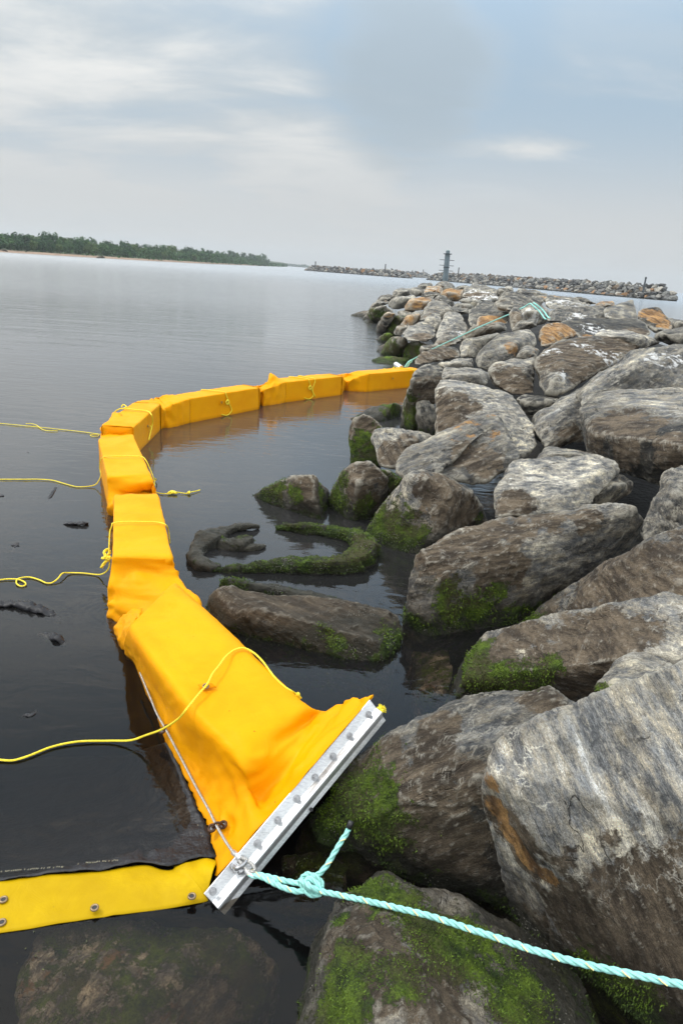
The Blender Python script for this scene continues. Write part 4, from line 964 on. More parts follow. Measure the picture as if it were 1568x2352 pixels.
# ------------------------------------------------------------------ far breakwaters: loose boulders heaped in a long ridge
def small_rock(seed):
    rs = np.random.default_rng(seed); bm = bmesh.new()
    P = rs.normal(size=(16, 3)); P /= np.linalg.norm(P, axis=1)[:, None]; P *= (1.0, .74, .58); P *= rs.uniform(.85, 1.1, (16, 1))
    vs = [bm.verts.new(Vector(p)) for p in P]
    r = bmesh.ops.convex_hull(bm, input=vs)
    junk = list({g for g in r['geom_interior'] + r['geom_unused'] if isinstance(g, bmesh.types.BMVert)})
    if junk: bmesh.ops.delete(bm, geom=junk, context='VERTS')
    me = bpy.data.meshes.new('boulder'); bm.to_mesh(me); bm.free(); return me


def far_rock_mat(k):
    m, w = newmat('far_rock'); pos = w.n('ShaderNodeNewGeometry').outputs['Position']
    sep = w.n('ShaderNodeSeparateXYZ'); w.l(pos, sep.inputs[0])
    base = [(.13, .125, .12), (.22, .21, .19), (.17, .125, .085), (.07, .07, .07), (.30, .28, .24), (.27, .15, .07), (.15, .15, .14)][k]
    n = w.rng(w.noise(pos, 1.3, 6, .7), .3, .7, .55, 1.4, False)
    cc = w.n('ShaderNodeCombineColor'); [w.l(n, cc.inputs[i]) for i in range(3)]
    col = w.mix(1.0, base + (1,), cc.outputs[0], blend='MULTIPLY')
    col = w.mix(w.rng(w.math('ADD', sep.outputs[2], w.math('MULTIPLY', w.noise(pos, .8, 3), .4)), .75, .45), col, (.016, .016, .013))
    bsdf(w, col, .85, normal=bump(w, w.noise(pos, 2, 5, .6), .8, .25)); return m


FMATS = [far_rock_mat(k) for k in range(7)]
SMALL = []
for k in range(14):
    me = small_rock(300 + k); me.materials.append(FMATS[k % 7]); SMALL.append(me)


def breakwater(label, a, b, hgt, half, crest, stone, cap=300, rows=7):
    """a, b: ends of the waterline we see; the ridge lies behind that line"""
    a = np.array(a[:2]); b = np.array(b[:2]); L = np.linalg.norm(b - a); u = (b - a) / L; nrm = np.array([-u[1], u[0]])
    if nrm[1] < 0: nrm = -nrm
    base = empty('breakwater', ((a[0] + b[0]) / 2, (a[1] + b[1]) / 2, 0)); o0 = np.array(base.location)
    tag(base, label, 'breakwater')
    # core
    V = []; n = 40
    for i in range(n):
        t = i / (n - 1) * L; e = min(1, t / (half * 1.0), (L - t) / (half * 1.0)); e = max(0.0, e) ** .8
        c = a + u * t + nrm * half
        for (q, z) in ((-half, -1), (-crest, hgt * .82), (crest, hgt * .82), (half, -1)):
            p = c + nrm * q * (.25 + .75 * e); V.append((p[0] - o0[0], p[1] - o0[1], z * e if z > 0 else z))
    link('core', mesh('breakwater_core', V, grid_faces(n, 4)), CORE, base)
    rs = random.Random(int(L)); places = []
    step = stone * 1.02
    for r in range(rows):
        fr_ = r / (rows - 1)
        q = -half + (half - crest + 1.0) * fr_ ; z = hgt * min(1, fr_ * 1.08) - .1
        m = int(L / step)
        for i in range(m + 1):
            t = (i + rs.uniform(-.4, .4) + .5 * (r % 2)) * step
            e = max(0.0, min(1, t / half, (L - t) / half)) ** .8
            qq = q * (.3 + .7 * e) + rs.uniform(-.3, .3) * stone
            p = a + u * t + nrm * (half + qq)
            if e <= 0.02: continue
            places.append((p[0], p[1], z * e + rs.uniform(-.15, .25) * stone * .5, stone * rs.uniform(.5, .82)))
    rs.shuffle(places)
    places.sort(key=lambda s: -s[3] / math.hypot(s[0], s[1]))
    for i, (x, y, z, s) in enumerate(places[:cap]):
        o = bpy.data.objects.new('boulder', SMALL[rs.choice([0, 1, 2, 3, 4, 5, 6, 7, 8, 10, 11, 13, 0, 3, 6, 7, 10])]); C.objects.link(o); o.parent = base
        o.location = (x - o0[0], y - o0[1], z); o.rotation_euler = (rs.uniform(-.5, .5), rs.uniform(-.5, .5), rs.uniform(0, 6.28)); o.scale = (s, s, s * rs.uniform(.8, 1.2))
    if len(places) > cap:
        parts = [[] for _ in range(7)]
        for (x, y, z, s) in places[cap:]:
            k = rs.choice([0, 1, 2, 3, 4, 6, 0, 3])
            me = SMALL[k]; R = Matrix.Rotation(rs.uniform(0, 6.28), 3, 'Z') @ Matrix.Rotation(rs.uniform(-.5, .5), 3, 'X')
            v = np.array([R @ vv.co for vv in me.vertices]) * s + (x - o0[0], y - o0[1], z)
            parts[k].append((v, [tuple(p.vertices) for p in me.polygons]))
        me = bpy.data.meshes.new('boulder_heap'); VV = []; FF = []; MI = []; of = 0
        for k, pl in enumerate(parts):
            for v, f in pl:
                VV += [tuple(x) for x in v]; FF += [tuple(i + of for i in q) for q in f]; MI += [k] * len(f); of += len(v)
        me.from_pydata(VV, [], FF); [me.materials.append(m) for m in FMATS]; me.polygons.foreach_set('material_index', MI); me.update()
        h = bpy.data.objects.new('boulder_heap', me); C.objects.link(h); h.parent = base; h['kind'] = 'stuff'
    return base, lambda t, q=0: (a + u * t * L + nrm * (half + q))


bwR, ptR = breakwater('long low rubble breakwater across the water on the right, behind the jetty', Pz(972, 642.2, 0), Pz(1508, 689.2, 0), 3.6, 6.0, 1.5, 1.9, 300, 6)
bwL, ptL = breakwater('rubble breakwater in the middle distance left of the light tower', Pz(688, 620.5, 0), Pz(928, 638.6, 0), 2.9, 6.0, 1.5, 2.3, 260, 5)
bwF, ptF = breakwater('most distant small rubble breakwater peeping out behind the left one', Pz(880, 633.2, 0), Pz(996, 639.6, 0), 3.2, 7.0, 1.5, 3.2, 120, 4)

# thin posts on the breakwaters
POST = simple('weathered_post', (.05, .045, .04), .8)


def post(foot, top, r, label, mat=POST, capr=None):
    o = empty('marker_post', tuple(foot)); tag(o, label, 'post')
    h = top[2] - foot[2]
    v, f = tube([(0, 0, 0), (top[0] - foot[0], top[1] - foot[1], h)], [r, r * .85], 8); link('shaft', mesh('shaft', v, f), mat, o)
    v, f = tube([(0, 0, h), (0, 0, h + r * 1.6)], [r * 1.25, r * .8], 8); link('cap', mesh('cap', v, f), DARKPOLE, o)
    return o


for (x0, y0, x1, y1, Y, r, lb) in ((1051.5, 631, 1053, 616.5, 285, .22, 'thin dark post on the right breakwater just right of the light tower'),
                                   (1477.5, 661, 1480.6, 640, 184, .26, 'dark blue channel post near the right tip of the right breakwater'),
                                   (724, 613, 725, 602.5, 384, .3, 'thin post on the left end of the middle breakwater'),
                                   (884, 621, 885.2, 609, 372, .32, 'thin post on the right part of the middle breakwater'),
                                   (898, 625, 899, 617.5, 730, .4, 'tiny post at the left end of the most distant breakwater'),
                                   (946.5, 627, 946.7, 622, 722, .4, 'tiny post in the middle of the most distant breakwater'),
                                   (970.8, 629, 971.5, 621, 718, .45, 'tiny post near the right tip of the most distant breakwater')):
    a = PY(x0, y0, Y); b = PY(x1, y1, Y)
    b[:2] = a[:2]
    post(a - (0, 0, 1.2), b, r, lb, DARKPOLE if 'blue' in lb else POST)
a = PY(1204, 694, 24); b = PY(1208.5, 679, 24); b[1] = a[1]
post(a, b, .035, 'short rusty stake sticking up from the jetty crest', RUST)

# resting gulls
def gull():
    parts = []
    def ell(c, r, k=8):
        V = [(c[0], c[1], c[2] - r[2])]; rings = 5
        for i in range(1, rings):
            th = math.pi * i / rings - math.pi / 2
            for j in range(k): a = 2 * math.pi * j / k; V.append((c[0] + r[0] * math.cos(th) * math.cos(a), c[1] + r[1] * math.cos(th) * math.sin(a), c[2] + r[2] * math.sin(th)))
        V.append((c[0], c[1], c[2] + r[2])); F = []
        for j in range(k): F.append((0, 1 + (j + 1) % k, 1 + j))
        for i in range(rings - 2):
            for j in range(k): p = 1 + i * k; F.append((p + j, p + (j + 1) % k, p + k + (j + 1) % k, p + k + j))
        p = 1 + (rings - 2) * k
        for j in range(k): F.append((p + j, p + (j + 1) % k, len(V) - 1))
        return np.array(V), F
    body, bf = tube([(-.34, 0, .30), (-.2, 0, .27), (0, 0, .26), (.14, 0, .30), (.2, 0, .38), (.25, 0, .42), (.30, 0, .41), (.33, 0, .40)], [.015, .06, .10, .085, .05, .052, .045, .012], 10)
    beak = tube([(.32, 0, .405), (.39, 0, .385)], [.014, .004], 6)
    legs = merge([tube([(-.02, s, .2), (-.02, s, 0)], .009, 5) for s in (-.03, .03)])
    wing = merge([ell((-.1, s, .29), (.2, .022, .055)) for s in (-.085, .085)])
    return body, bf, beak, legs, wing


gb, gbf, gbeak, glegs, gwing = gull()
WH = simple('gull_white', (.72, .72, .70), .8); GREY = simple('gull_grey', (.20, .21, .22), .8); YB = simple('gull_beak', (.5, .32, .05), .6)
gm = [('body', mesh('gull_body', gb, gbf, True), WH), ('beak', mesh('beak', *gbeak), YB), ('legs', mesh('legs', *glegs), YB), ('wings', mesh('wings', *gwing), GREY)]
for n_, me_, mt_ in gm: me_.materials.append(mt_)
for k, (gx, gy, Y) in enumerate(((1259.6, 640.3, 212), (1378, 648.5, 197), (1400.5, 649.5, 194), (1436, 652.7, 190), (1450, 655, 188.5), (1461, 656.3, 187), (1469, 657.8, 186), (1306, 643.5, 206))):
    p = PY(gx, gy + 3.0, Y); o = empty('gull', tuple(p)); o.rotation_euler.z = random.uniform(0, 6.28); o.scale = (1.5,) * 3
    tag(o, 'grey and white gull resting on the crest of the right breakwater', 'gull', 'gulls resting along the right breakwater')
    for n_, me_, mt_ in gm:
        c = bpy.data.objects.new(n_, me_); C.objects.link(c); c.parent = o

# ------------------------------------------------------------------ light tower at the jetty end
TY = 50.0
tb = PY(1020.5, 656, TY); tt = PY(1025.3, 573.5, TY); k = (tt[2] - tb[2]) / 83.0
tw = empty('light_tower', tuple(tb)); tag(tw, 'slim blue grey steel light tower with rung arms at the end of the jetty', 'light tower')
H = tt[2] - tb[2]; r = 5.6 * TY / FPX
tilt = (tt[0] - tb[0]) / H * .3
def ax(z): return (tilt * z, 0, z)
v, f = tube([ax(-1.0), ax(H * .88)], [r * 1.12, r * .98], 16); link('shaft', mesh('shaft', v, f, False), PILE, tw)
v, f = tube([ax(H * .875), ax(H * .895)], [r * 1.65, r * 1.65], 16); link('collar', mesh('collar', v, f), DARKPOLE, tw)
v, f = tube([ax(H * .895), ax(H * .975)], [r * .78, r * .74], 14); ln = link('lantern', mesh('lantern', v, f), PILE, tw)
v, f = tube([ax(H * .975), ax(H * .99), ax(H * 1.0)], [r * .6, r * .5, r * .12], 12); link('lamp_dome', mesh('lamp_dome', v, f, True), LENS, ln)
for zf in (.715, .565, .42, .27):
    z = H * zf
    for s_ in (-1, 1):
        v, f = tube([(tilt * z + s_ * r * .9, 0, z), (tilt * z + s_ * r * 2.75, 0, z)], .018, 6); link('rung_arm', mesh('rung_arm', v, f), DARKPOLE, tw)
for z in (.1, .5):
    v, f = tube([ax(H * z), ax(H * z + .06)], [r * 1.18, r * 1.18], 16); link('band', mesh('band', v, f), DARKPOLE, tw)

# ------------------------------------------------------------------ far shore with its wood
SH = [(-900, 60), (-520, 120), (-300, 180)] + [tuple(Pz(x, y, 0)[:2]) for x, y in ((-60, 575.3), (0, 579), (150, 588.3), (300, 597), (450, 604.8), (560, 609.4), (640, 612.4), (652, 612.6))]
SHC = np.array([[p[0], p[1], 0] for p in SH]); shl, sht = resample(SHC, 8)
SAND = simple('beach_sand', (.27, .185, .13), .9, 0, .3, .25)
GRASSY = simple('shore_ground', (.045, .065, .025), .95, 0, .1, .5)


def strip(off0, z0, off1, z1, name, mat):
    V = []
    for p in shl:
        d = p / np.linalg.norm(p)
        V.append((p[0] + d[0] * off0, p[1] + d[1] * off0, z0)); V.append((p[0] + d[0] * off1, p[1] + d[1] * off1, z1))
    return tag(link(name, mesh(name, V, grid_faces(len(shl), 2)), mat), kind='structure')


strip(-1.0, -.35, 9, .75, 'beach', SAND)
strip(8.9, .74, 500, 8, 'shore_ground', GRASSY)


def leaf_mat(name, a, b):
    m, w = newmat(name); pos = w.n('ShaderNodeNewGeometry').outputs['Position']
    oi = w.n('ShaderNodeObjectInfo').outputs['Random']
    n = w.noise(pos, .9, 5, .7)
    col = w.mix(w.rng(n, .35, .65), a, b)
    col = w.mix(w.math('MULTIPLY', oi, .5), col, tuple(x * .55 for x in a))
    bsdf(w, col, .8, spec=.2); return m


LEAF = [leaf_mat('leaves_dark', (.020, .060, .028), (.045, .11, .035)), leaf_mat('leaves_mid', (.032, .085, .03), (.07, .145, .04)), leaf_mat('leaves_pale', (.06, .11, .035), (.10, .16, .045))]
BARK = simple('bark', (.08, .065, .05), .9)


def crown_mesh(seed, wide):
    rs = np.random.default_rng(seed); P = []
    ncl = 26
    c = rs.normal(size=(ncl, 3)); c /= np.linalg.norm(c, axis=1)[:, None]; c *= rs.uniform(.45, 1.0, (ncl, 1)) ** .5
    c *= (wide, wide, .62); c[:, 2] = c[:, 2] * .9 + .72
    V = []; F = []
    for q in c:
        m = 34; rr = rs.uniform(.20, .34)
        pts = rs.normal(size=(m, 3)); pts /= np.linalg.norm(pts, axis=1)[:, None]
        for p in pts:
            w_ = q + p * rr * rs.uniform(.6, 1.05); a = rs.normal(size=3); a /= np.linalg.norm(a); b = np.cross(a, p); b /= np.linalg.norm(b) + 1e-6
            a = np.cross(p, b) + rs.normal(size=3) * .3; s = rs.uniform(.05, .10); i = len(V)
            V += [w_ - a * s, w_ + b * s * .8, w_ + a * s, w_ - b * s * .8]; F.append((i, i + 1, i + 2, i + 3))
    V = np.array(V); V[:, 2] = np.maximum(V[:, 2], .02)
    return mesh('crown', V, F)


tr_protos = []
for k in range(6):
    cm = crown_mesh(40 + k, [.52, .62, .45, .7, .5, .58][k]); cm.materials.append(LEAF[[0, 1, 2, 0, 1, 0][k]])
    v, f = tube([(0, 0, -.05), (.01, 0, .3), (.02, .01, .75)], [.035, .028, .012], 6)
    tm = mesh('trunk', v, f); tm.materials.append(BARK); tr_protos.append((cm, tm))
LBL = ['dark green round tree in the wood on the far shore', 'mid green broad tree in the wood on the far shore', 'pale green tree in the wood on the far shore',
       'wide dark tree in the wood on the far shore', 'mid green upright tree in the wood on the far shore', 'dark green bushy tree in the wood on the far shore']
TOPLINE = ([-80, 0, 60, 120, 180, 240, 330, 400, 480, 540, 585, 600, 620, 640, 655], [520, 527, 531, 532, 544, 551, 559, 563, 571, 577, 584, 578, 581, 596, 607])
cnt = 0
for row, (setb, fac, dx) in enumerate(((12, .62, 21), (24, .82, 20), (42, 1.0, 19))):
    x = -60.0 + row * 7
    while x < (634, 616, 600)[row]:
        ybase = np.interp(x, [-60, 0, 150, 300, 450, 560, 640, 655], [575.3, 579, 588.3, 597, 604.8, 609.4, 612.4, 612.6])
        g = Pz(x, ybase, 0); d = g[:2] / np.linalg.norm(g[:2]); dist = np.linalg.norm(g[:2])
        sb = setb * dist / 260 * random.uniform(.85, 1.15); p = g[:2] + d * sb
        ty = np.interp(x, *TOPLINE) ; top = PY(x, ty, p[1])[2]
        zb = .7 + 7 * (sb - 9) / 490
        h = (top - zb) * fac * random.uniform(.80, 1.08) / 1.42
        h = max(h * (1 if x < 606 else .7 if x < 618 else .45), 2.0)
        k = random.randrange(6)
        o = empty('tree', (p[0], p[1], zb)); o.scale = (h * random.uniform(.85, 1.15),) * 2 + (h,); o.rotation_euler.z = random.uniform(0, 6.28)
        st_ = ('at the left end', 'left of the middle', 'in the middle', 'right of the middle', 'near the tip')[min(4, max(0, int(x / 128)))]
        tag(o, LBL[k].replace('in the wood on the far shore', ('in the front row', 'in the second row', 'on the skyline')[row] + ' of the far wood, ' + st_), 'tree', 'trees of the wood on the far shore')
        for nm, me_ in (('crown', tr_protos[k][0]), ('trunk', tr_protos[k][1])):
            c_ = bpy.data.objects.new(nm, me_); C.objects.link(c_); c_.parent = o
        cnt += 1
        x += dx * random.uniform(.75, 1.25) * (1 if x < 450 else .72)
print('trees', cnt)
# scrub along the beach and infill of the wood
V = []; F = []; rs = np.random.default_rng(3)
for p in shl[::1]:
    dist = np.linalg.norm(p); d = p / dist
    if dist > 2000 or p[1] < 150: continue
    for q in range(70):
        s = rs.uniform(6, 50) * dist / 260; fd_ = np.interp(dist, [420, 760], [1, .2]); zt = .5 + (s - 6) * .035 * fd_ + rs.uniform(0, 1) ** 1.2 * (1.6 if s < 12 else 3.5) * dist / 330 * fd_
        c = p + d * s + np.array([rs.uniform(-5, 5), rs.uniform(-3, 3), zt]); a = rs.normal(size=3); b = rs.normal(size=3)
        a *= .55 * dist / 300 / np.linalg.norm(a); b *= .55 * dist / 300 / np.linalg.norm(b); i = len(V)
        V += [c - a, c + b, c + a, c - b]; F.append((i, i + 1, i + 2, i + 3))
tag(link('scrub', mesh('scrub', V, F), LEAF[1]), 'low green scrub along the beach of the far shore', 'scrub', kind='stuff')
# faint low coast further off
V = []; F = []
for i in range(900):
    x = rs.uniform(636, 722); y0 = 608.7 + (x - 640) * .07; c = Pz(x, y0 + 1.6, 0) * (1, 1, 1); hh = np.interp(x, [640, 690, 697, 703, 722], [5.5, 4, 7, 3.5, 2.5]) * 2200 / FPX
    c = PY(x, y0 + .5, 2200); a = rs.normal(size=3); b = rs.normal(size=3); a *= 3 / np.linalg.norm(a); b *= 3 / np.linalg.norm(b); c[2] = rs.uniform(0, hh); c[1] += rs.uniform(0, 60)
    k = len(V); V += [c - a, c + b, c + a, c - b]; F.append((k, k + 1, k + 2, k + 3))
tag(link('distant_wood', mesh('distant_wood', V, F), LEAF[0]), 'faint bluish strip of distant trees beyond the wooded point', 'distant wood', kind='stuff')
# little driftwood huts / logs on the beach
for x, y, w_, lb in ((8, 577.5, 3.4, 'dark driftwood pile on the beach at the left edge'), (232, 592.2, 3.2, 'small dark stranded log on the far beach')):
    p = Pz(x, y, .25); o = empty('driftwood', tuple(p)); tag(o, lb, 'driftwood')
    for k in range(3):
        v, f = tube([(-w_ / 2 + k * .5, .3 * k, .2 * k), (w_ / 2 - k * .3, -.2 * k, .25 * k + .1)], [.26, .18], 7); link('log', mesh('log', v, f), BARK, o)

# ------------------------------------------------------------------ yellow containment boom
ZT = .35
boom = empty('containment_boom', tuple(Pz(330, 1200, 0))); BO = np.array(boom.location)
tag(boom, 'long yellow fabric oil containment boom curving from the aluminium bar to the jetty', 'containment boom')


def crease(P, scale, amp, seed=0):
    """random creases: ridged noise in world space, as an offset length"""
    q = P / scale + seed
    q = q + .6 * np.stack([perlin(q * .7 + k * 13) for k in range(3)], 1)
    r = 1 - np.abs(perlin(q)) * 2.2
    r2 = 1 - np.abs(perlin(q * 2.1 + 7)) * 2.2
    return amp * (np.clip(r, -1, 1) - .5 * np.clip(1 - np.abs(perlin(q * 1.3 + 51)) * 2.4, -1, 1) + np.clip(r2, -1, 1) * .35)


def surf(name, G, mat, amp=None, scale=.12, parent=None, seed=0, thick=0.004, label=None, close=False):
    """G: (nu, nv, 3) grid of world points -> fabric mesh with creases along its normals"""
    G = np.array(G); nu, nv = G.shape[:2]
    du = np.gradient(G, axis=0); dv = np.gradient(G, axis=1); N = np.cross(du, dv); N /= np.linalg.norm(N, axis=2)[:, :, None] + 1e-9
    P = G.reshape(-1, 3)
    if amp is not None:
        a = amp.reshape(-1) if hasattr(amp, 'reshape') else np.full(len(P), amp)
        P = P + N.reshape(-1, 3) * (crease(P, scale, 1.0, seed) * a)[:, None]
    o = link(name, mesh(name, P - BO, grid_faces(nu, nv, cv=close), True), mat, parent or boom)
    if thick:
        m = o.modifiers.new('thickness', 'SOLIDIFY'); m.thickness = thick; m.offset = 0
    return o


def cp_(x, y, z=ZT): return Pz(*fr('C', x, y), z)


def ring(L, Rr, bot=-.10, nb=3, pinch=1.0, rad=.020, ns=8, nt=9):
    """box cross-section with rounded top edges, from outer foot over the top to the inner foot"""
    w = Rr - L; wl = np.linalg.norm(w[:2]); u = w / (np.linalg.norm(w) + 1e-9)
    foot_l = L + (Rr - L) * .0; foot_l = np.array([L[0], L[1], bot]); foot_r = np.array([Rr[0], Rr[1], bot])
    c = (foot_l + foot_r) / 2; foot_l = c + (foot_l - c) * pinch; foot_r = c + (foot_r - c) * pinch
    out = []
    dl = L - foot_l; dr = Rr - foot_r; hl = np.linalg.norm(dl); hr = np.linalg.norm(dr)
    rl = min(rad, hl * .4, wl * .3 + .001)
    for k in range(ns): out.append(foot_l + dl * (1 - rl / max(hl, 1e-6)) * k / (ns - 1))
    for a in (.25, .5, .75):
        A = L - dl / max(hl, 1e-6) * rl; B_ = L + u * rl; out.append((1 - a) ** 2 * A + 2 * a * (1 - a) * L + a * a * B_)
    for k in range(nt): out.append(L + u * rl + (Rr - L - 2 * u * rl) * k / (nt - 1))
    for a in (.25, .5, .75):
        A = Rr - u * rl; B_ = Rr - dr / max(hr, 1e-6) * rl; out.append((1 - a) ** 2 * A + 2 * a * (1 - a) * Rr + a * a * B_)
    for k in range(ns): out.append(Rr - dr / max(hr, 1e-6) * rl - dr * (1 - rl / max(hr, 1e-6)) * k / (ns - 1))
    return np.array(out)


def box_section(st0, st1, n=26):
    rings = []
    for k in range(n):
        t = k / (n - 1); rings.append(ring(st0[0] * (1 - t) + st1[0] * t, st0[1] * (1 - t) + st1[1] * t))
    # round the two ends slightly inward
    G = np.array(rings)
    for e, s in ((0, 1), (n - 1, -1)):
        c = G[e].mean(0); G[e] = G[e] + (c - G[e]) * .05
    cap0 = np.array([G[0] + (G[0].mean(0) - G[0]) * q for q in (.98, .5)]); cap1 = np.array([G[-1] + (G[-1].mean(0) - G[-1]) * q for q in (.5, .98)])
    return np.concatenate([cap0, G, cap1])


def seg_frac(a, b, t): return a + (b - a) * t


# stations: (outer/left top edge, inner/right top edge)
BOX = [  # front pair, back pair in C frame
    (((140, 922), (420, 936)), ((146, 636), (352, 631))),
    (((117, 560), (322, 556)), ((75, 383), (236, 364))),
    (((166, 262), (236, 332)), ((242, 209), (362, 223))),
    (((405, 186), (496, 200)), ((742, 135), (817, 149))),
    (((872, 118), (936, 124)), ((1105, 87), (1198, 97))),
    (((1248, 78), (1316, 86)), ((1490, 62), (1570, 66))),
]
BW = []
for (a, b) in BOX: BW.append(((cp_(*a[0]), cp_(*a[1])), (cp_(*b[0]), cp_(*b[1]))))
for k, s in enumerate(BW): print('sec', k, 'width', round(float(np.linalg.norm(s[0][0] - s[0][1])), 2), round(float(np.linalg.norm(s[1][0] - s[1][1])), 2), 'len', round(float(np.linalg.norm(s[0][1] - s[1][1])), 2))


def square_up(s, width=.36):
    """give a section one constant width, measured from its inner (right hand) top edge"""
    (L0, R0), (L1, R1) = s
    d = R1 - R0; d[2] = 0; d /= np.linalg.norm(d); n = np.array([-d[1], d[0], 0])
    if n.dot(L0 - R0) < 0: n = -n
    return ((R0 + n * width, R0), (R1 + n * width, R1))


for k in range(2, 6): BW[k] = square_up(BW[k])
for k, (s0, s1) in enumerate(BW):
    G = box_section(s0, s1, 34)
    a = np.full(G.shape[:2], .0045); a[:5] = .009; a[-5:] = .009
    fc = surf('float_cover', G, YEL, a, .24, seed=k * 11)
    # little grommet tab on the inner side
    (L0, R0), (L1, R1) = s0, s1
    m = seg_frac(R0, R1, .42 if k > 2 else .45); inn = (R0 - L0); inn /= np.linalg.norm(inn)
    d = (R1 - R0); d /= np.linalg.norm(d)
    side = m + inn * .006 + np.array([0, 0, -.13])
    M = np.stack([d, inn, np.array([0, 0, 1.0])], 1)
    v, f = box_vf(side - BO, .085, .006, .06, M); tb_ = link('tab', mesh('tab', v, f), YEL, fc)
    a_ = np.linspace(0, 2 * math.pi, 13)
    rr = [side - BO + inn * .006 + .014 * (math.cos(t) * d + math.sin(t) * np.array([0, 0, 1])) for t in a_]
    v, f = tube(rr, .004, 6); link('grommet', mesh('grommet', v, f, True), BRASS, fc)


def gusset(name, rings, amp, scale, seed, n=9, peak=None):
    """crumpled fabric between two sections"""
    st = [ring(*r[:2], pinch=r[2] if len(r) > 2 else 1.0, rad=.03) for r in rings]
    st = np.array(st); m = st.shape[1]
    G = np.stack([catmull(st[:, j], n) for j in range(m)], 1)
    nu = G.shape[0]; t = np.sin(np.linspace(0, math.pi, nu)); a = (.15 + .85 * t)[:, None] * np.ones(m)[None] * amp
    if peak is not None:
        pp, h, rad = peak; d = np.linalg.norm(G - pp, axis=2); G = G + (np.array([0, 0, 1.0]) * h)[None, None] * np.exp(-(d / rad) ** 2)[:, :, None]
    return surf(name, G, YEL, a, scale, seed=seed)


# fold S1 - S2
g0 = [BW[0][0], (cp_(136, 1000, .24), cp_(440, 1005, .25)), (cp_(140, 1090, .14), cp_(492, 1090, .20)), (cp_(150, 1170, .06), cp_(548, 1170, .18)), (cp_(235, 1230, .03), cp_(600, 1260, .14)), (cp_(250, 1300, .06), cp_(610, 1290, .16))]
gusset('gusset', g0, .034, .20, 3, 9)
# S2 - S3
gusset('gusset', [BW[1][0], (cp_(122, 608, .26), cp_(332, 588, .31)), (cp_(138, 668, .16), cp_(338, 618, .20)), (cp_(160, 680, .17), cp_(344, 650, .22)), (BW[0][1][0] - (0, 0, .03), BW[0][1][1] - (0, 0, .03))], .032, .15, 21, 9, (cp_(262, 520, .35), .06, .12))
# S3 - S4
gusset('gusset', [(BW[1][1][0] + (0, 0, -.02), BW[1][1][1] + (0, 0, -.02)), (cp_(90, 350, .20), cp_(238, 352, .22), .9), (cp_(100, 318, .17), cp_(225, 330, .25), .9), (cp_(150, 275, .30), cp_(215, 322, .33)), BW[2][0]], .030, .14, 37, 9, (cp_(190, 292, .3), .07, .12))
# S4 - S5
gusset('gusset', [BW[2][1], (cp_(300, 203, .33), cp_(368, 236, .31)), (cp_(335, 199, .31), cp_(375, 246, .28), .8), (cp_(355, 196, .33), cp_(400, 232, .31)), (cp_(375, 190, .34), cp_(450, 214, .34)), BW[3][0]], .026, .12, 51, 8, (cp_(362, 200, .3), .05, .12))
# S5 - S6
gusset('gusset', [BW[3][1], (cp_(790, 140, .26), cp_(822, 165, .24), .8), (cp_(815, 136, .30), cp_(840, 158, .28), .8), (cp_(850, 124, .35), cp_(900, 136, .33)), BW[4][0]], .032, .13, 67, 8, (cp_(868, 118, .35), .13, .13))
# S6 - S7
gusset('gusset', [BW[4][1], (cp_(1150, 92, .22), cp_(1212, 118, .20), .8), (cp_(1180, 90, .20), cp_(1230, 116, .22), .8), (cp_(1215, 84, .30), cp_(1275, 97, .30)), BW[5][0]], .016, .12, 81, 8)

# nearest section S1, spreading into the flap that runs to the end bar
def p_(x, y, z): return Pz(x, y, z)
rows = [
    [(292, 1512, -.04), (286, 1480, .16), (296, 1443, .34), (325, 1412, .365), (362, 1376, .365), (399, 1341, .35), (415, 1358, .2), (425, 1385, -.04)],
    [(312, 1529, -.01), (312, 1508, .17), (322, 1479, .35), (358, 1445, .365), (400, 1410, .365), (446, 1382, .35), (460, 1400, .2), (465, 1425, -.04)],
    [(335, 1585, .0), (341, 1556, .16), (353, 1522, .35), (400, 1500, .365), (462, 1472, .365), (523, 1452, .35), (533, 1470, .2), (535, 1495, -.04)],
    [(360, 1637, .0), (374, 1612, .14), (402, 1590, .345), (450, 1570, .36), (520, 1540, .365), (590, 1518, .355), (597, 1540, .2), (600, 1560, -.04)],
    [(384, 1709, .0), (408, 1682, .12), (446, 1652, .335), (500, 1640, .36), (570, 1610, .365), (650, 1577, .35), (656, 1595, .22), (660, 1618, -.03)],
    [(418, 1769, .005), (450, 1745, .08), (500, 1715, .30), (545, 1700, .345), (610, 1670, .355), (700, 1625, .345), (706, 1635, .25), (710, 1655, -.02)],
    [(452, 1838, .005), (486, 1815, .06), (540, 1772, .24), (570, 1766, .285), (630, 1728, .29), (733, 1641, .28), (738, 1648, .22), (740, 1666, .0)],
    [(478, 1893, .01), (512, 1868, .06), (562, 1812, .185), (592, 1818, .17), (668, 1752, .25), (774, 1626, .36), (780, 1636, .34), (786, 1650, .25)],
    [(492, 1945, .01), (528, 1912, .06), (580, 1862, .15), (618, 1846, .16), (696, 1765, .30), (815, 1614, .45), (821, 1622, .43), (826, 1632, .40)],
    [(500, 2012, .02), (540, 1968, .07), (588, 1911, .14), (630, 1862, .20), (722, 1755, .35), (848, 1607, .50), (849, 1609, .49), (850, 1611, .48)],
]
R3 = np.array([[p_(*q) for q in r] for r in rows])
A = np.stack([catmull(R3[:, j], 12) for j in range(R3.shape[1])], 1)
A = np.stack([catmull(A[i], 9) for i in range(A.shape[0])], 0)
nu, nv = A.shape[:2]
uu = np.linspace(0, 1, nu)[:, None] * np.ones(nv)[None]; vv = np.linspace(0, 1, nv)[None] * np.ones(nu)[:, None]
amp = .0025 + .013 * np.clip((uu - .5) * 3, 0, 1) * np.clip((1 - uu) * 8, 0, 1) + .004 * np.clip(.30 - vv, 0, .2) * 5 * np.clip((1 - uu) * 8, 0, 1)
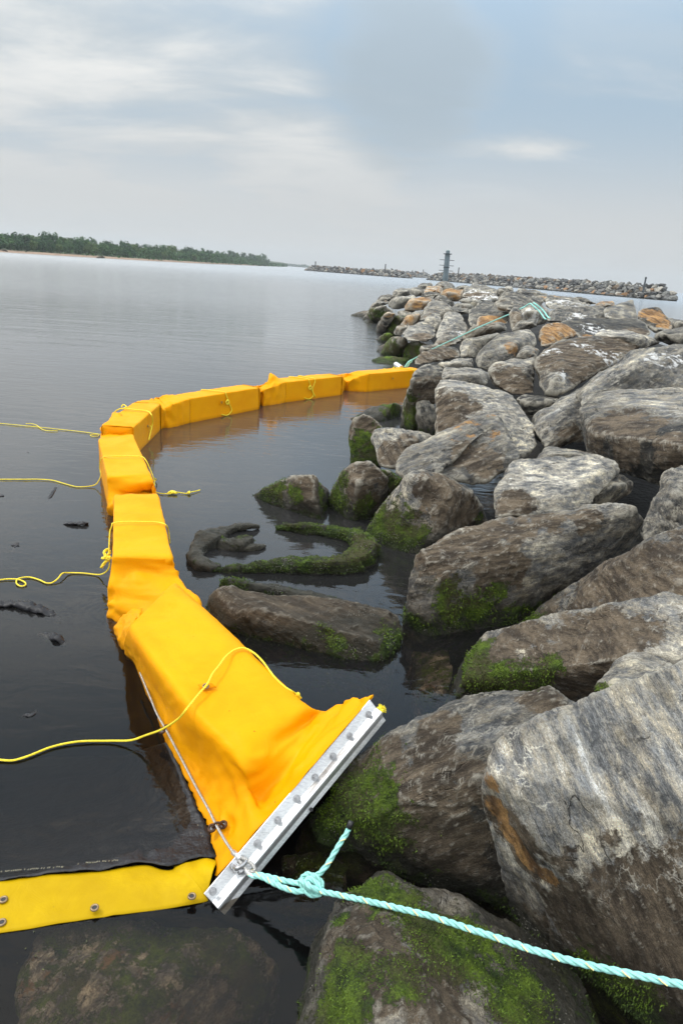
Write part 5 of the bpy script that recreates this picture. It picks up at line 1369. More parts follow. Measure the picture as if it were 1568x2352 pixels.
# broad gathers radiating from the bar corner
d1 = R3[9, 5]; dist = np.linalg.norm(A - R3[9, 5], axis=2); ang = np.arctan2(A[:, :, 1] - d1[1], A[:, :, 0] - d1[0])
wv = (1 - 2.2 * np.abs(np.sin(ang * 8 + 1.0 + .5 * dist))) * np.clip((uu - .6) * 4, 0, 1) * np.clip((1 - uu) * 7, 0, 1) * .020 * np.clip(dist * 2, .2, 1) * np.clip((vv - .25) * 5, 0, 1)
A[:, :, 2] += wv
# torn lower hem
hem = rng.normal(size=nu) * .004 + .010 * perlin(np.stack([np.arange(nu) * .23, np.zeros(nu), np.zeros(nu)], 1))
hd = (A[:, 0] - A[:, 3]); hd /= np.linalg.norm(hd, axis=1)[:, None]; A[:, 0] += hd * hem[:, None]
near = surf('float_cover', A, YEL, amp, .15, seed=5)
# far end face of the nearest section
e0 = A[0]; capg = np.stack([e0 + (e0.mean(0) - e0) * t for t in (0, .4, .98)], 0); surf('end_face', capg, YEL, None, parent=near)

# tucked fold at the outer far end, hanging over the water
fold = [[(275, 1425, .06), (300, 1405, .16), (330, 1400, .27)], [(268, 1448, .03), (290, 1435, .17), (318, 1420, .31)], [(276, 1478, .0), (285, 1472, .12), (300, 1450, .3)], [(296, 1500, -.03), (300, 1490, .1), (306, 1470, .28)]]
Fg = np.array([[p_(*q) for q in r] for r in fold]); Fg = np.stack([catmull(Fg[:, j], 7) for j in range(3)], 1); Fg = np.stack([catmull(Fg[i], 6) for i in range(Fg.shape[0])], 0)
surf('gusset', Fg, YEL, .014, .09, seed=91)

# ------------------------------------------------------------------ aluminium end bar
T0, T1 = p_(848, 1607, .50), p_(468, 2052, .03); W0, W1 = p_(893, 1652, .44), p_(515, 2093, -.05)
axis = T1 - T0; LB = np.linalg.norm(axis); axis /= LB; wd = ((W0 - T0) + (W1 - T1)) / 2; wd -= axis * wd.dot(axis); WB = np.linalg.norm(wd); wd /= WB
nb = np.cross(axis, wd); nb = nb if nb[2] > 0 else -nb
print('bar', LB, WB)
prof = [(-.004, 0), (.28, 0), (.40, 0), (.46, .008), (.52, .020), (.60, .026), (.68, .022), (.74, .010), (.80, .004), (.82, 0.0), (1.0, -.002)]
prof = [(a * WB, b) for a, b in prof]; back = [(a, b - .007) for a, b in prof[::-1]]
ringp = prof + back; V = []
nst = 24
for i in range(nst + 1):
    s = i / nst * LB
    cut = .0
    for a, b in ringp:
        sh = (a / WB) * (.012) if i in (0, nst) else 0
        V.append(T0 + axis * (s + (sh if i == 0 else 0)) + wd * a + nb * (b + .007))
m = len(ringp); f = grid_faces(nst + 1, m, cv=True); f += [tuple(range(m - 1, -1, -1)), tuple(nst * m + k for k in range(m))]
bar = link('end_bar', mesh('end_bar', np.array(V) - BO, f, False), ALU, boom)
bv = bar.modifiers.new('edge', 'BEVEL'); bv.width = .0012; bv.segments = 1; bv.limit_method = 'ANGLE'; bv.angle_limit = .6


def bar_at(x, y):
    """point on the bar's top face under a pixel"""
    r = ray(x, y); c = T0 + nb * .008; t = (c - np.array([0, 0, CAM_H])).dot(nb) / r.dot(nb); return np.array([0, 0, CAM_H]) + r * t


def cyl(c, axis_, r, h, seg=12): return tube([c, c + axis_ * h], [r, r], seg)


for (x, y) in ((1410, 226), (1338, 309), (1274, 386), (1205, 467), (1135, 548), (1063, 631), (985, 720), (815, 903)):
    q = bar_at(*fr('E', x, y)) - BO
    v, f = cyl(q, nb, .0145, .0022, 16); bt = link('bolt', mesh('washer_disc', v, f), STEEL, bar)
    v, f = cyl(q + nb * .002, nb, .0098, .009, 6); link('nut', mesh('nut', v, f), STEEL, bt)
    v, f = cyl(q + nb * .010, nb, .0050, .008, 10); link('shank', mesh('shank', v, f), STEEL, bt)
q = bar_at(*fr('E', 1190, 590)) - BO; v, f = cyl(q + nb * .0035, nb, .008, .001, 14); link('pin_hole', mesh('pin_hole', v, f), TAPE, bar)

# ------------------------------------------------------------------ hem cable, grommets, tab
cab = [(322, 1545, .07), (345, 1600, .06), (360, 1637, .05), (384, 1680, .06), (420, 1748, .05), (456, 1817, .055), (480, 1860, .06), (498, 1897, .075), (520, 1935, .08), (541, 1965, .09)]
cab3 = catmull([p_(x, y, z + .02) for x, y, z in cab], 10)
link('tension_cable', rope_mesh('tension_cable', cab3 - BO, .0058, .035), CABLE, boom)


def ring_at(c, n, r, t, name, mat, parent, seg=18, sq=1.0):
    n = n / np.linalg.norm(n); a = np.cross(n, [.1, 1, .2]); a /= np.linalg.norm(a); b = np.cross(n, a)
    pts = [c + r * (math.cos(k) * a * sq + math.sin(k) * b) for k in np.linspace(0, 2 * math.pi, seg)]
    v, f = tube(pts, t, 7); return link(name, mesh(name, v, f, True), mat, parent)


for (x, y) in ((386, 1674), (500, 1898)):
    for dx in (-13, 12):
        c = p_(x + dx, y - dx * .3, .075) - BO
        ring_at(c, np.array([-.25, -.3, .9]), .014, .0055, 'grommet', RUST, near)
        v, f = cyl(c - np.array([0, 0, .001]), np.array([-.25, -.3, .9]) / np.linalg.norm([-.25, -.3, .9]), .012, .001); link('grommet_hole', mesh('grommet_hole', v, f), TAPE, near)
    pts = catmull([p_(x - 12, y + 3, .08), p_(x - 5, y - 7, .10), p_(x + 5, y - 8, .105), p_(x + 13, y - 2, .08)], 5) - BO
    v, f = tube(pts, .005, 7); link('link', mesh('link', v, f, True), RUST, near)
# tab the rope is threaded through
tq = [p_(456, 1573, .375), p_(489, 1579, .38), p_(497, 1574, .385), p_(468, 1571, .385)]
q0, q1, q2, q3 = p_(455, 1573, .380), p_(463, 1583, .375), p_(497, 1578, .385), p_(480, 1568, .388)
G = np.array([[q0, q3], [(q0 + q1) / 2 + (0, 0, .003), (q2 + q3) / 2 + (0, 0, .004)], [q1, q2]])
surf('tab', G, YEL, None, thick=.006, parent=near)
ring_at(p_(473, 1576, .392) - BO, np.array([0, -.3, .9]), .012, .004, 'grommet', BRASS, near)

# ------------------------------------------------------------------ lower skirt strip (yellow) and black skirt afloat
topl = [(-60, 2030), (0, 2024), (54, 2015), (114, 2008), (234, 2000), (324, 1985), (372, 1997), (396, 1997), (408, 1985), (468, 1970), (502, 1976)]
botl = [(-60, 2150), (0, 2142), (60, 2134), (120, 2123), (240, 2105), (360, 2089), (420, 2081), (474, 2070), (476, 2064), (474, 2060), (476, 2056)]
G = []
tl = catmull([p_(x, y, .005) for x, y in topl], 6); bl = catmull([p_(x, y, .004) for x, y in botl], 6)
for i in range(len(tl)):
    row = []
    for j in range(14):
        t = j / 13; q = tl[i] * (1 - t) + bl[i] * t; row.append(q + np.array([0, 0, .030 * math.sin(math.pi * t) * np.clip((i - 20) / 25, 0, 1)]))
    G.append(row)
G = np.array(G)
strip_o = surf('skirt_strip', G, YELW, .0035, .16, seed=4, thick=.003)
for (x, y) in ((735, 922), (363, 966), (8, 1022), (14, 935)):
    c = Pz(*fr('E', x, y), .034 if x > 700 else (.024 if x > 300 else .010)) - BO; ring_at(c, np.array([0, 0, 1.0]), .0115, .0042, 'grommet', BRASS, strip_o)
    v, f = cyl(c - np.array([0, 0, .001]), np.array([0, 0, 1.0]), .010, .002); link('grommet_hole', mesh('grommet_hole', v, f), TAPE, strip_o)

# black sheet: from the hem outwards, sinking slowly
hemp = [(384, 1705), (405, 1745), (425, 1790), (447, 1838), (462, 1870), (478, 1905), (490, 1945), (500, 1970), (470, 1972)]
G = []
hh = catmull([p_(x, y, .010) for x, y in hemp[:8]], 8)
low = catmull([p_(x, y, .010) for x, y in ((-80, 2034), (0, 2024), (54, 2015), (114, 2008), (234, 2000), (324, 1987), (372, 1999), (400, 1997), (440, 1985), (500, 1982))], 7)
n_ = 46
tops = [p_(x, y, z) for x, y, z in ((-120, 1735, -.60), (0, 1745, -.60), (90, 1740, -.60), (170, 1735, -.55), (260, 1735, -.40), (330, 1722, -.16), (384, 1705, .0))]
tp, _ = resample(catmull(tops, 8), .01); lo_, _ = resample(low, .01)
tp = tp[np.linspace(0, len(tp) - 1, 70).astype(int)]; lo_ = lo_[np.linspace(0, len(lo_) - 1, 70).astype(int)]
hs, _ = resample(hh, .01); hs = hs[np.linspace(0, len(hs) - 1, n_).astype(int)]
for i in range(n_):
    t = (i / (n_ - 1)) ** .75; row = tp * (1 - t) + lo_ * t; w_ = np.linspace(0, 1, 70)[:, None] ** 3
    row = row + (hs[i] - row[-1]) * w_; G.append(row)
G = np.array(G)
bump_ = fbm(G.reshape(-1, 3) * (2.2, 4.5, 0) + 3, 3).reshape(G.shape[:2])
G[:, :, 2] += bump_ * .020 * np.clip((np.linspace(0, 1, 70)[::-1])[None] * 4, .05, 1)
G[:, :, 2] = np.minimum(G[:, :, 2], .022)
bs = surf('black_skirt', G, BLACK, .006, .10, seed=8, thick=.003)
# pale zigzag stitches along the lower edge of the black skirt
V = []; F = []
for (pa, pb, nn) in (((0, 2002), (150, 1990), 34), ((180, 1983), (330, 1971), 40), ((455, 1895), (486, 1975), 22), ((464, 1893), (494, 1972), 22)):
    for i in range(nn):
        t = (i + random.uniform(-.2, .2)) / nn
        if random.random() < .25: continue
        q = p_(pa[0] + (pb[0] - pa[0]) * t, pa[1] + (pb[1] - pa[1]) * t + random.uniform(-1, 1), .006)
        v, f = box_vf(q - BO, .0015, .006, .0015); F += [tuple(x + len(V) for x in y) for y in f]; V += list(v)
link('stitching', mesh('stitching', V, F), THREAD, bs)['kind'] = 'stuff'

# humps of the black skirt that break the surface further out
for (pts, w_) in (([(170, 1205, -.01), (150, 1203, .012), (180, 1202, .03), (198, 1201, .03), (199, 1206, .0)], .03), ([(137, 1112, -.01), (126, 1125, .012), (115, 1142, .014), (106, 1158, -.01)], .018),
                  ([(-40, 1385, .0), (0, 1388, .02), (40, 1387, .022), (75, 1396, .022), (110, 1408, .015), (142, 1422, -.012)], .05), ([(88, 1458, -.015), (118, 1462, .008), (135, 1468, .022), (153, 1482, .0)], .035),
                  ([(22, 1255, -.01), (32, 1252, .014), (40, 1249, .02), (26, 1270, -.01)], .018), ([(-12, 1138, .0), (4, 1139, .015), (12, 1144, -.01)], .02), ([(58, 1039, -.01), (64, 1040, .01), (72, 1041, -.012)], .01),
                  ([(50, 1650, -.01), (62, 1643, .01), (75, 1640, .012), (84, 1632, -.01)], .02)):
    c = catmull([p_(x, y, z - .012) for x, y, z in pts], 8); n = len(c); rr = w_ * np.sin(np.linspace(.12, math.pi - .12, n)) ** .8
    v, f = tube(c, rr * .9, 10); v = np.array(v); v[:, 2] = c.repeat(10, 0)[:, 2] + (v[:, 2] - c.repeat(10, 0)[:, 2]) * .42
    v += (fbm(v * 26, 3) * w_ * .45)[:, None] * np.array([0, 0, 1]); link('skirt_fold', mesh('skirt_fold', v - BO, f, True), BLACK, boom)

# ------------------------------------------------------------------ shackle and thimble at the foot of the bar
sh = empty('shackle', tuple(p_(560, 1985, .09))); SO = np.array(sh.location); tag(sh, 'galvanised shackle with wire loop and thimble at the lower end of the aluminium bar', 'shackle')
pts = catmull([p_(541, 1965, .105), p_(552, 1968, .115), p_(566, 1975, .12), p_(580, 1986, .12), p_(586, 1997, .12), p_(580, 2003, .115), p_(568, 1998, .11), p_(556, 1985, .11), p_(546, 1972, .108)], 7) - SO
link('wire_loop', rope_mesh('wire_loop', pts, .0068, .035), CABLE, sh)
v, f = tube([p_(536, 1958, .10) - SO, p_(552, 1972, .115) - SO], .011, 10); link('ferrule', mesh('ferrule', v, f, True), ALU, sh)
pts = catmull([p_(534, 1987, .10), p_(544, 1994, .115), p_(560, 1985, .12), p_(566, 1978, .12)], 6) - SO; v, f = tube(pts, .007, 9); link('shackle_bow', mesh('shackle_bow', v, f, True), STEEL, sh)
pts = catmull([p_(537, 1978, .09), p_(546, 1986, .10), p_(556, 2000, .10), p_(548, 2006, .09)], 6) - SO; v, f = tube(pts, .007, 9); link('shackle_bow', mesh('shackle_bow', v, f, True), STEEL, sh)
for (x, y) in ((538, 1984), (546, 1994), (540, 2000), (551, 1999), (534, 1992)):
    v, f = cyl(p_(x, y, .095) - SO, np.array([.3, -.4, .85]), .011, .014, 6); link('nut', mesh('nut', v, f), STEEL, sh)
pts = catmull([p_(562, 1990, .105), p_(570, 2004, .105), p_(582, 2012, .105), p_(590, 2004, .11)], 6) - SO; v, f = tube(pts, .010, 9); link('thimble', mesh('thimble', v, f, True), ALU, sh)

# ------------------------------------------------------------------ ropes
def rope(label, pts, rad, mat, name='rope', group=None, n=10, fleck=False, extra=()):
    W = [np.array(q, float) for q in pts]; o = empty(name, tuple(W[0])); o0 = np.array(o.location); tag(o, label, 'rope', group)
    link('line', rope_mesh('line', catmull(W, n) - o0, rad), mat, o)
    for nm, e, r_ in extra:
        link(nm, rope_mesh(nm, catmull([np.array(q, float) for q in e], n) - o0, r_ or rad), mat, o)
    return o, o0


def tealpts(f, L): return [Pz(*fr(f, x, y), z) for x, y, z in L]


RT = .0100
main = tealpts('D', [(588, 2008, .11), (612, 2013, .115), (650, 2022, .13), (680, 2028, .14), (700, 2032, .15), (712, 2042, .15), (740, 2048, .18), (770, 2054, .20), (840, 2069, .24), (910, 2085, .28), (990, 2105, .31), (1070, 2131, .35), (1150, 2157, .38), (1230, 2184, .42), (1347, 2216, .47), (1467, 2241, .51), (1570, 2263, .55), (1700, 2295, .60), (1900, 2345, .68)])
second = tealpts('D', [(580, 2003, .10), (576, 2011, .105), (600, 2014, .11), (632, 2030, .12), (660, 2042, .13), (690, 2048, .14), (706, 2040, .16)])
tail = tealpts('D', [(706, 2030, .17), (715, 2018, .175), (735, 2005, .19), (752, 1985, .21), (770, 1955, .24), (785, 1930, .26), (797, 1912, .28), (802, 1900, .29)])
knot = tealpts('D', [(690, 2026, .155), (700, 2010, .175), (716, 2010, .185), (734, 2022, .18), (740, 2036, .17), (730, 2048, .16), (712, 2044, .165), (700, 2030, .18), (690, 2020, .17), (694, 2036, .155), (708, 2052, .15), (726, 2056, .155), (738, 2048, .165), (728, 2030, .19), (712, 2018, .195), (702, 2024, .19), (712, 2036, .195), (732, 2046, .18), (742, 2050, .165)])
to, t0 = rope('thick pale turquoise rope knotted to the shackle and running out at the lower right', main, RT, TEAL, extra=(('loop_leg', second, RT), ('free_end', tail, RT), ('knot', knot, RT)))
v, f = tube([p_(800, 1903, .289) - t0, p_(804, 1894, .30) - t0, p_(807, 1886, .31) - t0], .0112, 10); link('taped_tip', mesh('taped_tip', v, f, True), TAPE, to)
# cream marker yarn in the turquoise rope
for src in (main, tail, second):
    p, t = resample(catmull(src, 10), .010); T, N, B = frames(p); V = []; F = []
    ph = 2 * math.pi * (t / (RT * 9)); c = p + RT * 1.04 * (np.cos(ph)[:, None] * N + np.sin(ph)[:, None] * B)
    for i in range(0, len(c) - 2, 9):
        v, f = tube(c[i:i + 3] - t0, .0022, 5); F += [tuple(x + len(V) for x in y) for y in f]; V += list(v)
    link('marker_yarn', mesh('marker_yarn', V, F), CREAM, to)['kind'] = 'stuff'

far_t = [PY(*fr('F', 600, 790), 14.6), PY(*fr('F', 615, 770), 14.6), PY(*fr('F', 800, 672), 14.3), PY(*fr('F', 1000, 580), 13.6), PY(*fr('F', 1160, 503), 13.0), PY(*fr('F', 1300, 440), 12.6), PY(*fr('F', 1475, 366), 12.0)]
rope('thin turquoise rope stretched from the last float up over the boulders', far_t, .0115, TEAL, n=8, extra=(('knot', [PY(*fr('F', x, y), 14.5) for x, y in ((590, 800), (600, 780), (622, 768), (610, 790), (594, 782), (570, 815), (556, 832))], .018), ('knot', [PY(*fr('F', x, y), 14.5) for x, y in ((604, 782), (590, 812), (572, 834))], .018)))
lt = [PY(*fr('G', x, y), Y) for x, y, Y in ((125, 318, 12.6), (165, 300, 12.7), (215, 270, 12.6), (245, 290, 12.5), (300, 340, 12.4), (340, 395, 12.2), (358, 408, 12.1))]
rope('turquoise rope loop lying over the white stained boulder near the crest', lt, .013, TEAL, n=8, extra=(('strand', [q + np.array([.06, 0, .02]) for q in lt[2:]], .013),))

YR = .0052
def yp(L): return [Pz(*fr(f, x, y), z) for f, x, y, z in L]


r1 = yp([('E', -60, 398, .008), ('E', 0, 400, .008), ('E', 50, 402, .008), ('E', 110, 385, .01), ('E', 200, 350, .01), ('E', 300, 330, .012), ('E', 420, 327, .012), ('E', 500, 325, .03), ('E', 560, 305, .08), ('E', 620, 283, .16), ('E', 680, 245, .31), ('E', 715, 205, .385), ('E', 760, 150, .395), ('E', 788, 118, .40),
         ('M', 375, 340, .41), ('M', 400, 290, .41), ('M', 440, 240, .41), ('M', 480, 185, .405), ('M', 530, 145, .39), ('M', 580, 128, .385), ('M', 620, 135, .375), ('M', 670, 165, .37), ('M', 720, 215, .365), ('M', 760, 270, .36), ('M', 800, 322, .355), ('M', 850, 370, .35), ('M', 900, 402, .34), ('M', 940, 425, .30)])
o1, oo = rope('yellow rope crossing the nearest float and trailing onto the dark water', r1, YR, YROPE)
e = [Pz(x, y, z) for x, y, z in ((682, 1592, .34), (688, 1597, .33), (680, 1600, .32), (690, 1603, .30))]; link('knot', rope_mesh('knot', catmull(e, 6) - oo, .009), YROPE, o1)
# frayed yellow tuft behind the upper end of the bar
tf = empty('rope_tuft', tuple(p_(872, 1632, .45))); tag(tf, 'frayed yellow rope knot poking out behind the top of the aluminium bar', 'rope knot')
V = []; F = []
for i in range(46):
    d = np.array([random.gauss(.5, .6), random.gauss(.2, .6), random.gauss(.3, .6)]); d /= np.linalg.norm(d)
    v, f = tube([(0, 0, 0), tuple(d * .014), tuple(d * .026 + np.array([.002, 0, random.gauss(0, .003)]))], [.003, .0026, .0012], 5); F += [tuple(x + len(V) for x in y) for y in f]; V += list(v)
link('frayed_end', mesh('frayed_end', V, F), YROPE, tf)
link('knot', rope_mesh('knot', catmull([(-.02, 0, -.02), (0, .01, .01), (.01, -.01, 0), (-.01, 0, .012), (.0, .01, -.01)], 6), .007), YROPE, tf)

r2 = yp([('L', -60, 1478, .008), ('L', 0, 1466, .008), ('L', 80, 1458, .01), ('L', 160, 1462, .01), ('L', 215, 1485, .008), ('L', 222, 1510, .008), ('L', 185, 1520, .008), ('L', 148, 1500, .01), ('L', 148, 1465, .012), ('L', 190, 1447, .01), ('L', 260, 1443, .008), ('L', 340, 1465, .008), ('L', 400, 1492, .008), ('L', 450, 1490, .008), ('L', 500, 1455, .02), ('L', 540, 1410, .03), ('L', 600, 1405, .01), ('L', 720, 1408, .008), ('L', 830, 1420, .01), ('L', 880, 1415, .03),
         ('L', 925, 1385, .08), ('L', 945, 1330, .13), ('L', 940, 1240, .19), ('L', 942, 1150, .25), ('L', 948, 1050, .31), ('L', 965, 1000, .35), ('C', 145, 772, .366), ('C', 200, 766, .37), ('C', 280, 766, .37), ('C', 345, 768, .37), ('C', 385, 780, .365), ('C', 398, 810, .30), ('C', 404, 865, .2)])
kn = yp([('L', 925, 1290, .17), ('L', 900, 1230, .2), ('L', 930, 1205, .2), ('L', 945, 1235, .19), ('L', 905, 1275, .18), ('L', 880, 1280, .17), ('L', 935, 1270, .18), ('L', 955, 1275, .18), ('L', 910, 1310, .15), ('L', 880, 1350, .12), ('L', 872, 1362, .11)])
rope('yellow rope with a big knot round the second float, its tail looping on the water', r2, YR, YROPE, extra=(('knot', kn, .011),))
r3 = yp([('L', -60, 600, .008), ('L', 0, 600, .008), ('L', 200, 600, .01), ('L', 330, 600, .01), ('L', 450, 608, .01), ('L', 550, 635, .008), ('L', 650, 662, .008), ('L', 730, 664, .008), ('L', 815, 650, .02), ('L', 850, 615, .06), ('L', 870, 560, .12), ('L', 860, 500, .18), ('L', 866, 440, .28), ('L', 895, 405, .35), ('C', 118, 466, .368), ('C', 200, 464, .37), ('C', 270, 466, .37), ('C', 292, 480, .36), ('C', 310, 515, .3), ('C', 328, 560, .22), ('C', 332, 580, .18)])
rope('yellow rope round the third float lying in a gentle curve on the water', r3, YR, YROPE)
r3b = yp([('C', 330, 565, .1), ('C', 343, 572, .03), ('C', 335, 582, .01), ('C', 340, 628, .01), ('C', 400, 638, .012), ('C', 430, 630, .015), ('C', 480, 636, .01), ('C', 500, 630, .014), ('C', 530, 624, .012), ('C', 543, 620, .012)])
rope('short knotted yellow rope end floating on the inner side of the boom', r3b, YR, YROPE, extra=(('knot', yp([('C', 395, 636, .015), ('C', 415, 626, .02), ('C', 435, 634, .02), ('C', 405, 630, .02)]), .012), ('knot', yp([('C', 485, 634, .014), ('C', 496, 628, .02), ('C', 492, 636, .016)]), .011)))
r4 = yp([('L', -60, 112, .01), ('L', 0, 118, .01), ('L', 150, 132, .01), ('L', 330, 150, .01), ('L', 500, 168, .01), ('L', 700, 190, .01), ('L', 862, 212, .01)])
rope('pale yellow line reaching the fourth float from the left edge', r4, .0045, YROPE, extra=(('loop', yp([('L', 225, 122, .015), ('L', 270, 120, .015), ('L', 320, 135, .01), ('L', 350, 160, .01), ('L', 400, 180, .01), ('L', 500, 184, .01)]), .0045), ('loop', yp([('L', 862, 212, .01), ('L', 800, 214, .012), ('L', 780, 222, .012), ('L', 800, 230, .01), ('L', 845, 228, .01), ('L', 858, 216, .01)]), .0045)))
r4b = yp([('C', 150, 262, .32), ('C', 168, 250, .36), ('C', 190, 246, .375), ('C', 250, 252, .37), ('C', 300, 258, .365), ('C', 320, 275, .355), ('C', 325, 310, .24), ('C', 318, 345, .15), ('C', 308, 390, .05)])
rope('yellow rope hung over the fourth float with a small knot on top', r4b, .008, YROPE, extra=(('knot', yp([('C', 182, 240, .38), ('C', 190, 228, .41), ('C', 205, 238, .39), ('C', 185, 248, .375)]), .008), ('strand', yp([('C', 305, 330, .18), ('C', 315, 325, .2), ('C', 322, 340, .16), ('C', 312, 345, .15)]), .007)))


def wrap(sec, t, dx=0.0, bulge=.01):
    """points of a rope over a float section at fraction t along it"""
    (L0, R0), (L1, R1) = BW[sec]; L = L0 + (L1 - L0) * t; R_ = R0 + (R1 - R0) * (t + dx); inn = (R_ - L) / np.linalg.norm(R_ - L)
    return [L - inn * .012 + (0, 0, -.33), L - inn * .012 + (0, 0, -.03), L + inn * .02 + (0, 0, bulge), (L + R_) / 2 + (0, 0, bulge), R_ - inn * .02 + (0, 0, bulge), R_ + inn * .014 + (0, 0, -.04)]


for sec, t, lb in ((3, .40, 'yellow rope tied over the fifth float with ends dangling on its side'), (4, .30, 'two yellow rope loops hanging over the sixth float'), (5, .72, 'yellow rope knotted round the last float next to the tall dark boulder')):
    w0 = wrap(sec, t, .08); (L0, R0), (L1, R1) = BW[sec]; d = (R1 - R0) / np.linalg.norm(R1 - R0); inn = (R0 - L0) / np.linalg.norm(R0 - L0)
    pts = w0 + [w0[-1] + d * .06 + (0, 0, -.12), w0[-1] + d * .12 + (0, 0, -.24), w0[-1] + d * .02 + (0, 0, -.30), w0[-1] - d * .10 + (0, 0, -.27)]
    ex = [('knot', [w0[-1] + (0, 0, -.06) + inn * .01, w0[-1] + d * .04 + (0, 0, -.09) + inn * .02, w0[-1] + (0, 0, -.13) + inn * .02, w0[-1] - d * .03 + (0, 0, -.09) + inn * .02, w0[-1] + d * .02 + (0, 0, -.06) + inn * .02], .010)]
    if sec == 4:
        w1 = wrap(sec, t + .16, .02); ex.append(('strand', w1 + [w1[-1] - d * .05 + (0, 0, -.15), w1[-1] + d * .03 + (0, 0, -.27)], .008))
    rope(lb, pts, .008, YROPE, extra=ex, n=6)

# white float end / aluminium piece at the far tip
tip = empty('end_plate', tuple(PY(*fr('F', 500, 825), 14.6))); tag(tip, 'small silver end plate sticking up behind the last yellow float', 'end plate')
v, f = tube([PY(*fr('F', 478, 806), 14.7) - np.array(tip.location), PY(*fr('F', 525, 838), 14.5) - np.array(tip.location)], [.055, .055], 10); link('rail', mesh('rail', v, f), ALU, tip)
pts = [PY(*fr('F', x, y), 14.55) for x, y in ((370, 848), (430, 852), (470, 830), (450, 845), (500, 860))]
rope('yellow rope bundle on top of the last float beside the silver end plate', pts, .012, YROPE, n=6)

# ------------------------------------------------------------------ rubber loop: an old tyre carcass grown over with weed
ty = empty('old_tyre', tuple(Pz(*fr('C', 900, 890), 0))); TO = np.array(ty.location); tag(ty, 'old split rubber tyre carcass covered in green moss, half sunk among the boulders', 'tyre')


def moss_tube(name, L, seg=18, n=9, moss=.7, seed=0, flat=.85):
    c = catmull([Pz(*fr('C', x, y), z + .015) for x, y, r_, z in L], n)
    rr = np.interp(np.linspace(0, len(L) - 1, len(c)), range(len(L)), [q[2] for q in L])
    c, t = resample(c, .014); rr = np.interp(np.linspace(0, 1, len(c)), np.linspace(0, 1, len(rr)), rr)
    rr = rr * 1.25; v, f = tube(c, rr, seg); v = np.array(v); cc = c.repeat(seg, 0)
    d_ = v - cc; q_ = np.abs(d_[:, 2:3]) / (np.linalg.norm(d_, axis=1)[:, None] + 1e-9); v = cc + d_ / np.maximum(q_, np.sqrt(np.clip(1 - q_ ** 2, 0, 1))) ** .6; v[:, 2] = cc[:, 2] + (v[:, 2] - cc[:, 2]) * flat
    d = v - cc; d /= np.linalg.norm(d, axis=1)[:, None] + 1e-9
    v += d * (.30 * fbm(v / .10 + seed, 5, .68) * rr.repeat(seg) + .0025 * np.sin(np.repeat(t, seg) * 420))[:, None]
    me = mesh(name, v - TO, f, True)
    nn = len(v); mk = np.zeros((nn, 4)); mk[:, 3] = 1; m2 = mk.copy()
    mk[:, 0] = np.clip(moss + .35 * perlin(v / .13 + 30 + seed), 0, .95) * np.clip((v[:, 2] + .01) / .025, .2, 1); mk[:, 1] = .5; m2[:, 1] = .5; m2[:, 2] = .9
    for nm, a in (('mask', mk), ('mask2', m2)): me.attributes.new(nm, 'FLOAT_COLOR', 'POINT').data.foreach_set('color', a.astype(np.float32).ravel())
    me.attributes.new('tex', 'FLOAT_VECTOR', 'POINT').data.foreach_set('vector', (v * 1.0).astype(np.float32).ravel())
    o = link(name, me, ROCK, ty); nrm_ = d / (np.linalg.norm(d, axis=1)[:, None] + 1e-9)
    algae(o, v - TO, nrm_, mk[:, 0], v, np.random.default_rng(seed + 70), .006)
    return o


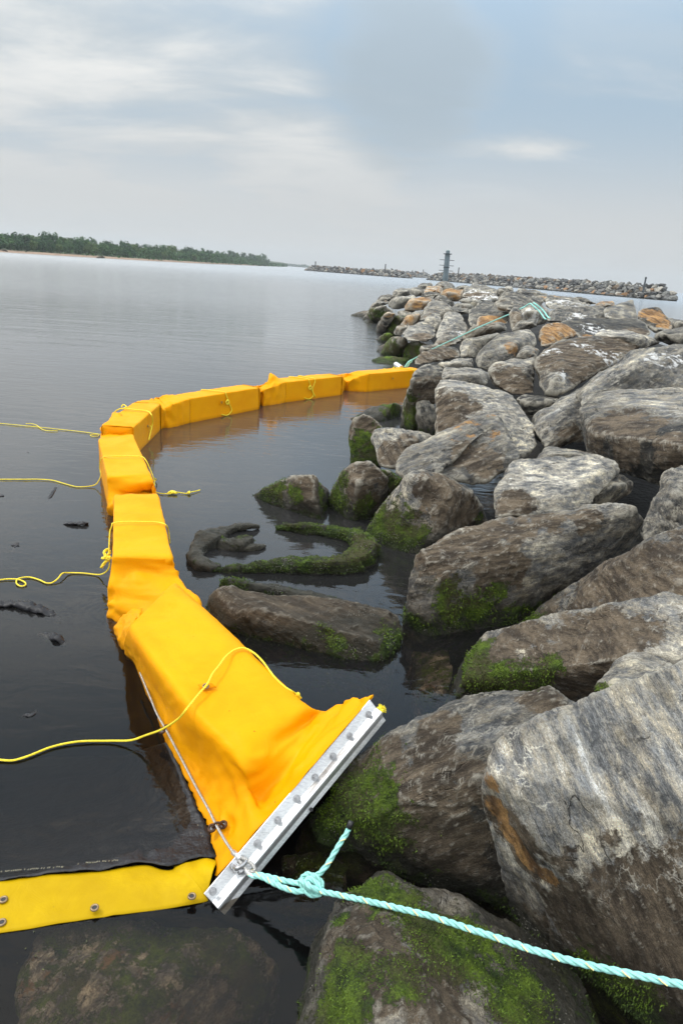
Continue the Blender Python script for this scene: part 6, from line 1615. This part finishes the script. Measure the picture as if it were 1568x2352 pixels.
moss_tube('tread_arc', [(812, 790, .012, .0), (785, 786, .025, .02), (740, 787, .032, .02), (690, 800, .05, .01), (640, 825, .075, -.005), (590, 855, .085, -.01), (545, 885, .06, .0), (520, 920, .045, .01), (535, 955, .045, .01), (590, 972, .042, .01), (635, 972, .02, .0)], moss=.12, seed=1)
moss_tube('tread_curl', [(620, 850, .05, .0), (660, 872, .05, .0), (710, 872, .055, .015), (755, 858, .05, .02), (768, 845, .03, .02)], moss=.38, seed=2)
moss_tube('tread_curl', [(700, 880, .03, .0), (760, 888, .034, .0), (810, 882, .026, .0), (842, 876, .010, .0)], moss=.1, seed=3)
moss_tube('tread_arc', [(600, 990, .015, -.012), (660, 988, .030, -.006), (740, 985, .034, .0), (830, 975, .040, .012), (920, 968, .055, .02), (1010, 970, .062, .02), (1110, 972, .066, .02), (1200, 968, .075, .02), (1270, 945, .085, .025), (1300, 905, .085, .03), (1285, 862, .075, .03), (1240, 832, .06, .03), (1170, 815, .05, .025), (1080, 803, .045, .02), (1000, 797, .04, .015), (930, 792, .03, .01), (890, 795, .012, .0)], moss=.8, seed=4)
moss_tube('tread_arc', [(925, 780, .014, .03), (990, 785, .02, .05), (1100, 792, .02, .05), (1180, 803, .014, .04)], moss=.6, seed=6)

# scraps of weed, leaf bits and froth specks adrift
V = []; F = []; rs = np.random.default_rng(21)
SPOTS = [(850, 1300, 60, 24, 70), (640, 1230, 40, 12, 30), (90, 1300, 90, 180, 60), (160, 2200, 160, 90, 24), (560, 1480, 60, 40, 30), (860, 1400, 60, 25, 60), (430, 1060, 120, 60, 30), (740, 1560, 60, 30, 30), (700, 2010, 60, 40, 40)]
for cx, cy, sx, sy, m_ in SPOTS:
    for i in range(m_):
        q = Pz(cx + rs.normal() * sx * .6, cy + rs.normal() * sy * .6, .003); a = rs.uniform(0, 3.14); s_ = rs.uniform(.002, .0055); k = len(V)
        u_ = np.array([math.cos(a), math.sin(a), 0]) * s_; w2 = np.array([-math.sin(a), math.cos(a), 0]) * s_ * .45
        V += [q - u_, q - w2 + (0, 0, .001), q + u_, q + w2 + (0, 0, .001)]; F.append((k, k + 1, k + 2, k + 3))
tag(link('floating_debris', mesh('floating_debris', V, F), simple('weed_scraps', (.07, .08, .03), .8, 0, 30, .8)), 'specks of weed and froth adrift on the water', 'debris', kind='stuff')

# ------------------------------------------------------------------ air
hz, w = newmat('haze_air'); vp = w.n('ShaderNodeVolumePrincipled'); vp.inputs['Color'].default_value = (.88, .93, .97, 1); vp.inputs['Density'].default_value = .0003
vp.inputs['Anisotropy'].default_value = .2
w.l(vp.outputs[0], w.n('ShaderNodeOutputMaterial').inputs['Volume'])
v, f = box_vf((0, 1600 - 90, 29), 3600, 3200 * 1.0, 64)
v = [(x, y, z) for x in (-1800, 1800) for y in (-60, 2900) for z in (-2.6, 60)]
tag(link('haze', mesh('haze', v, [(0, 1, 3, 2), (4, 6, 7, 5), (0, 4, 5, 1), (2, 3, 7, 6), (0, 2, 6, 4), (1, 5, 7, 3)]), hz), kind='stuff')
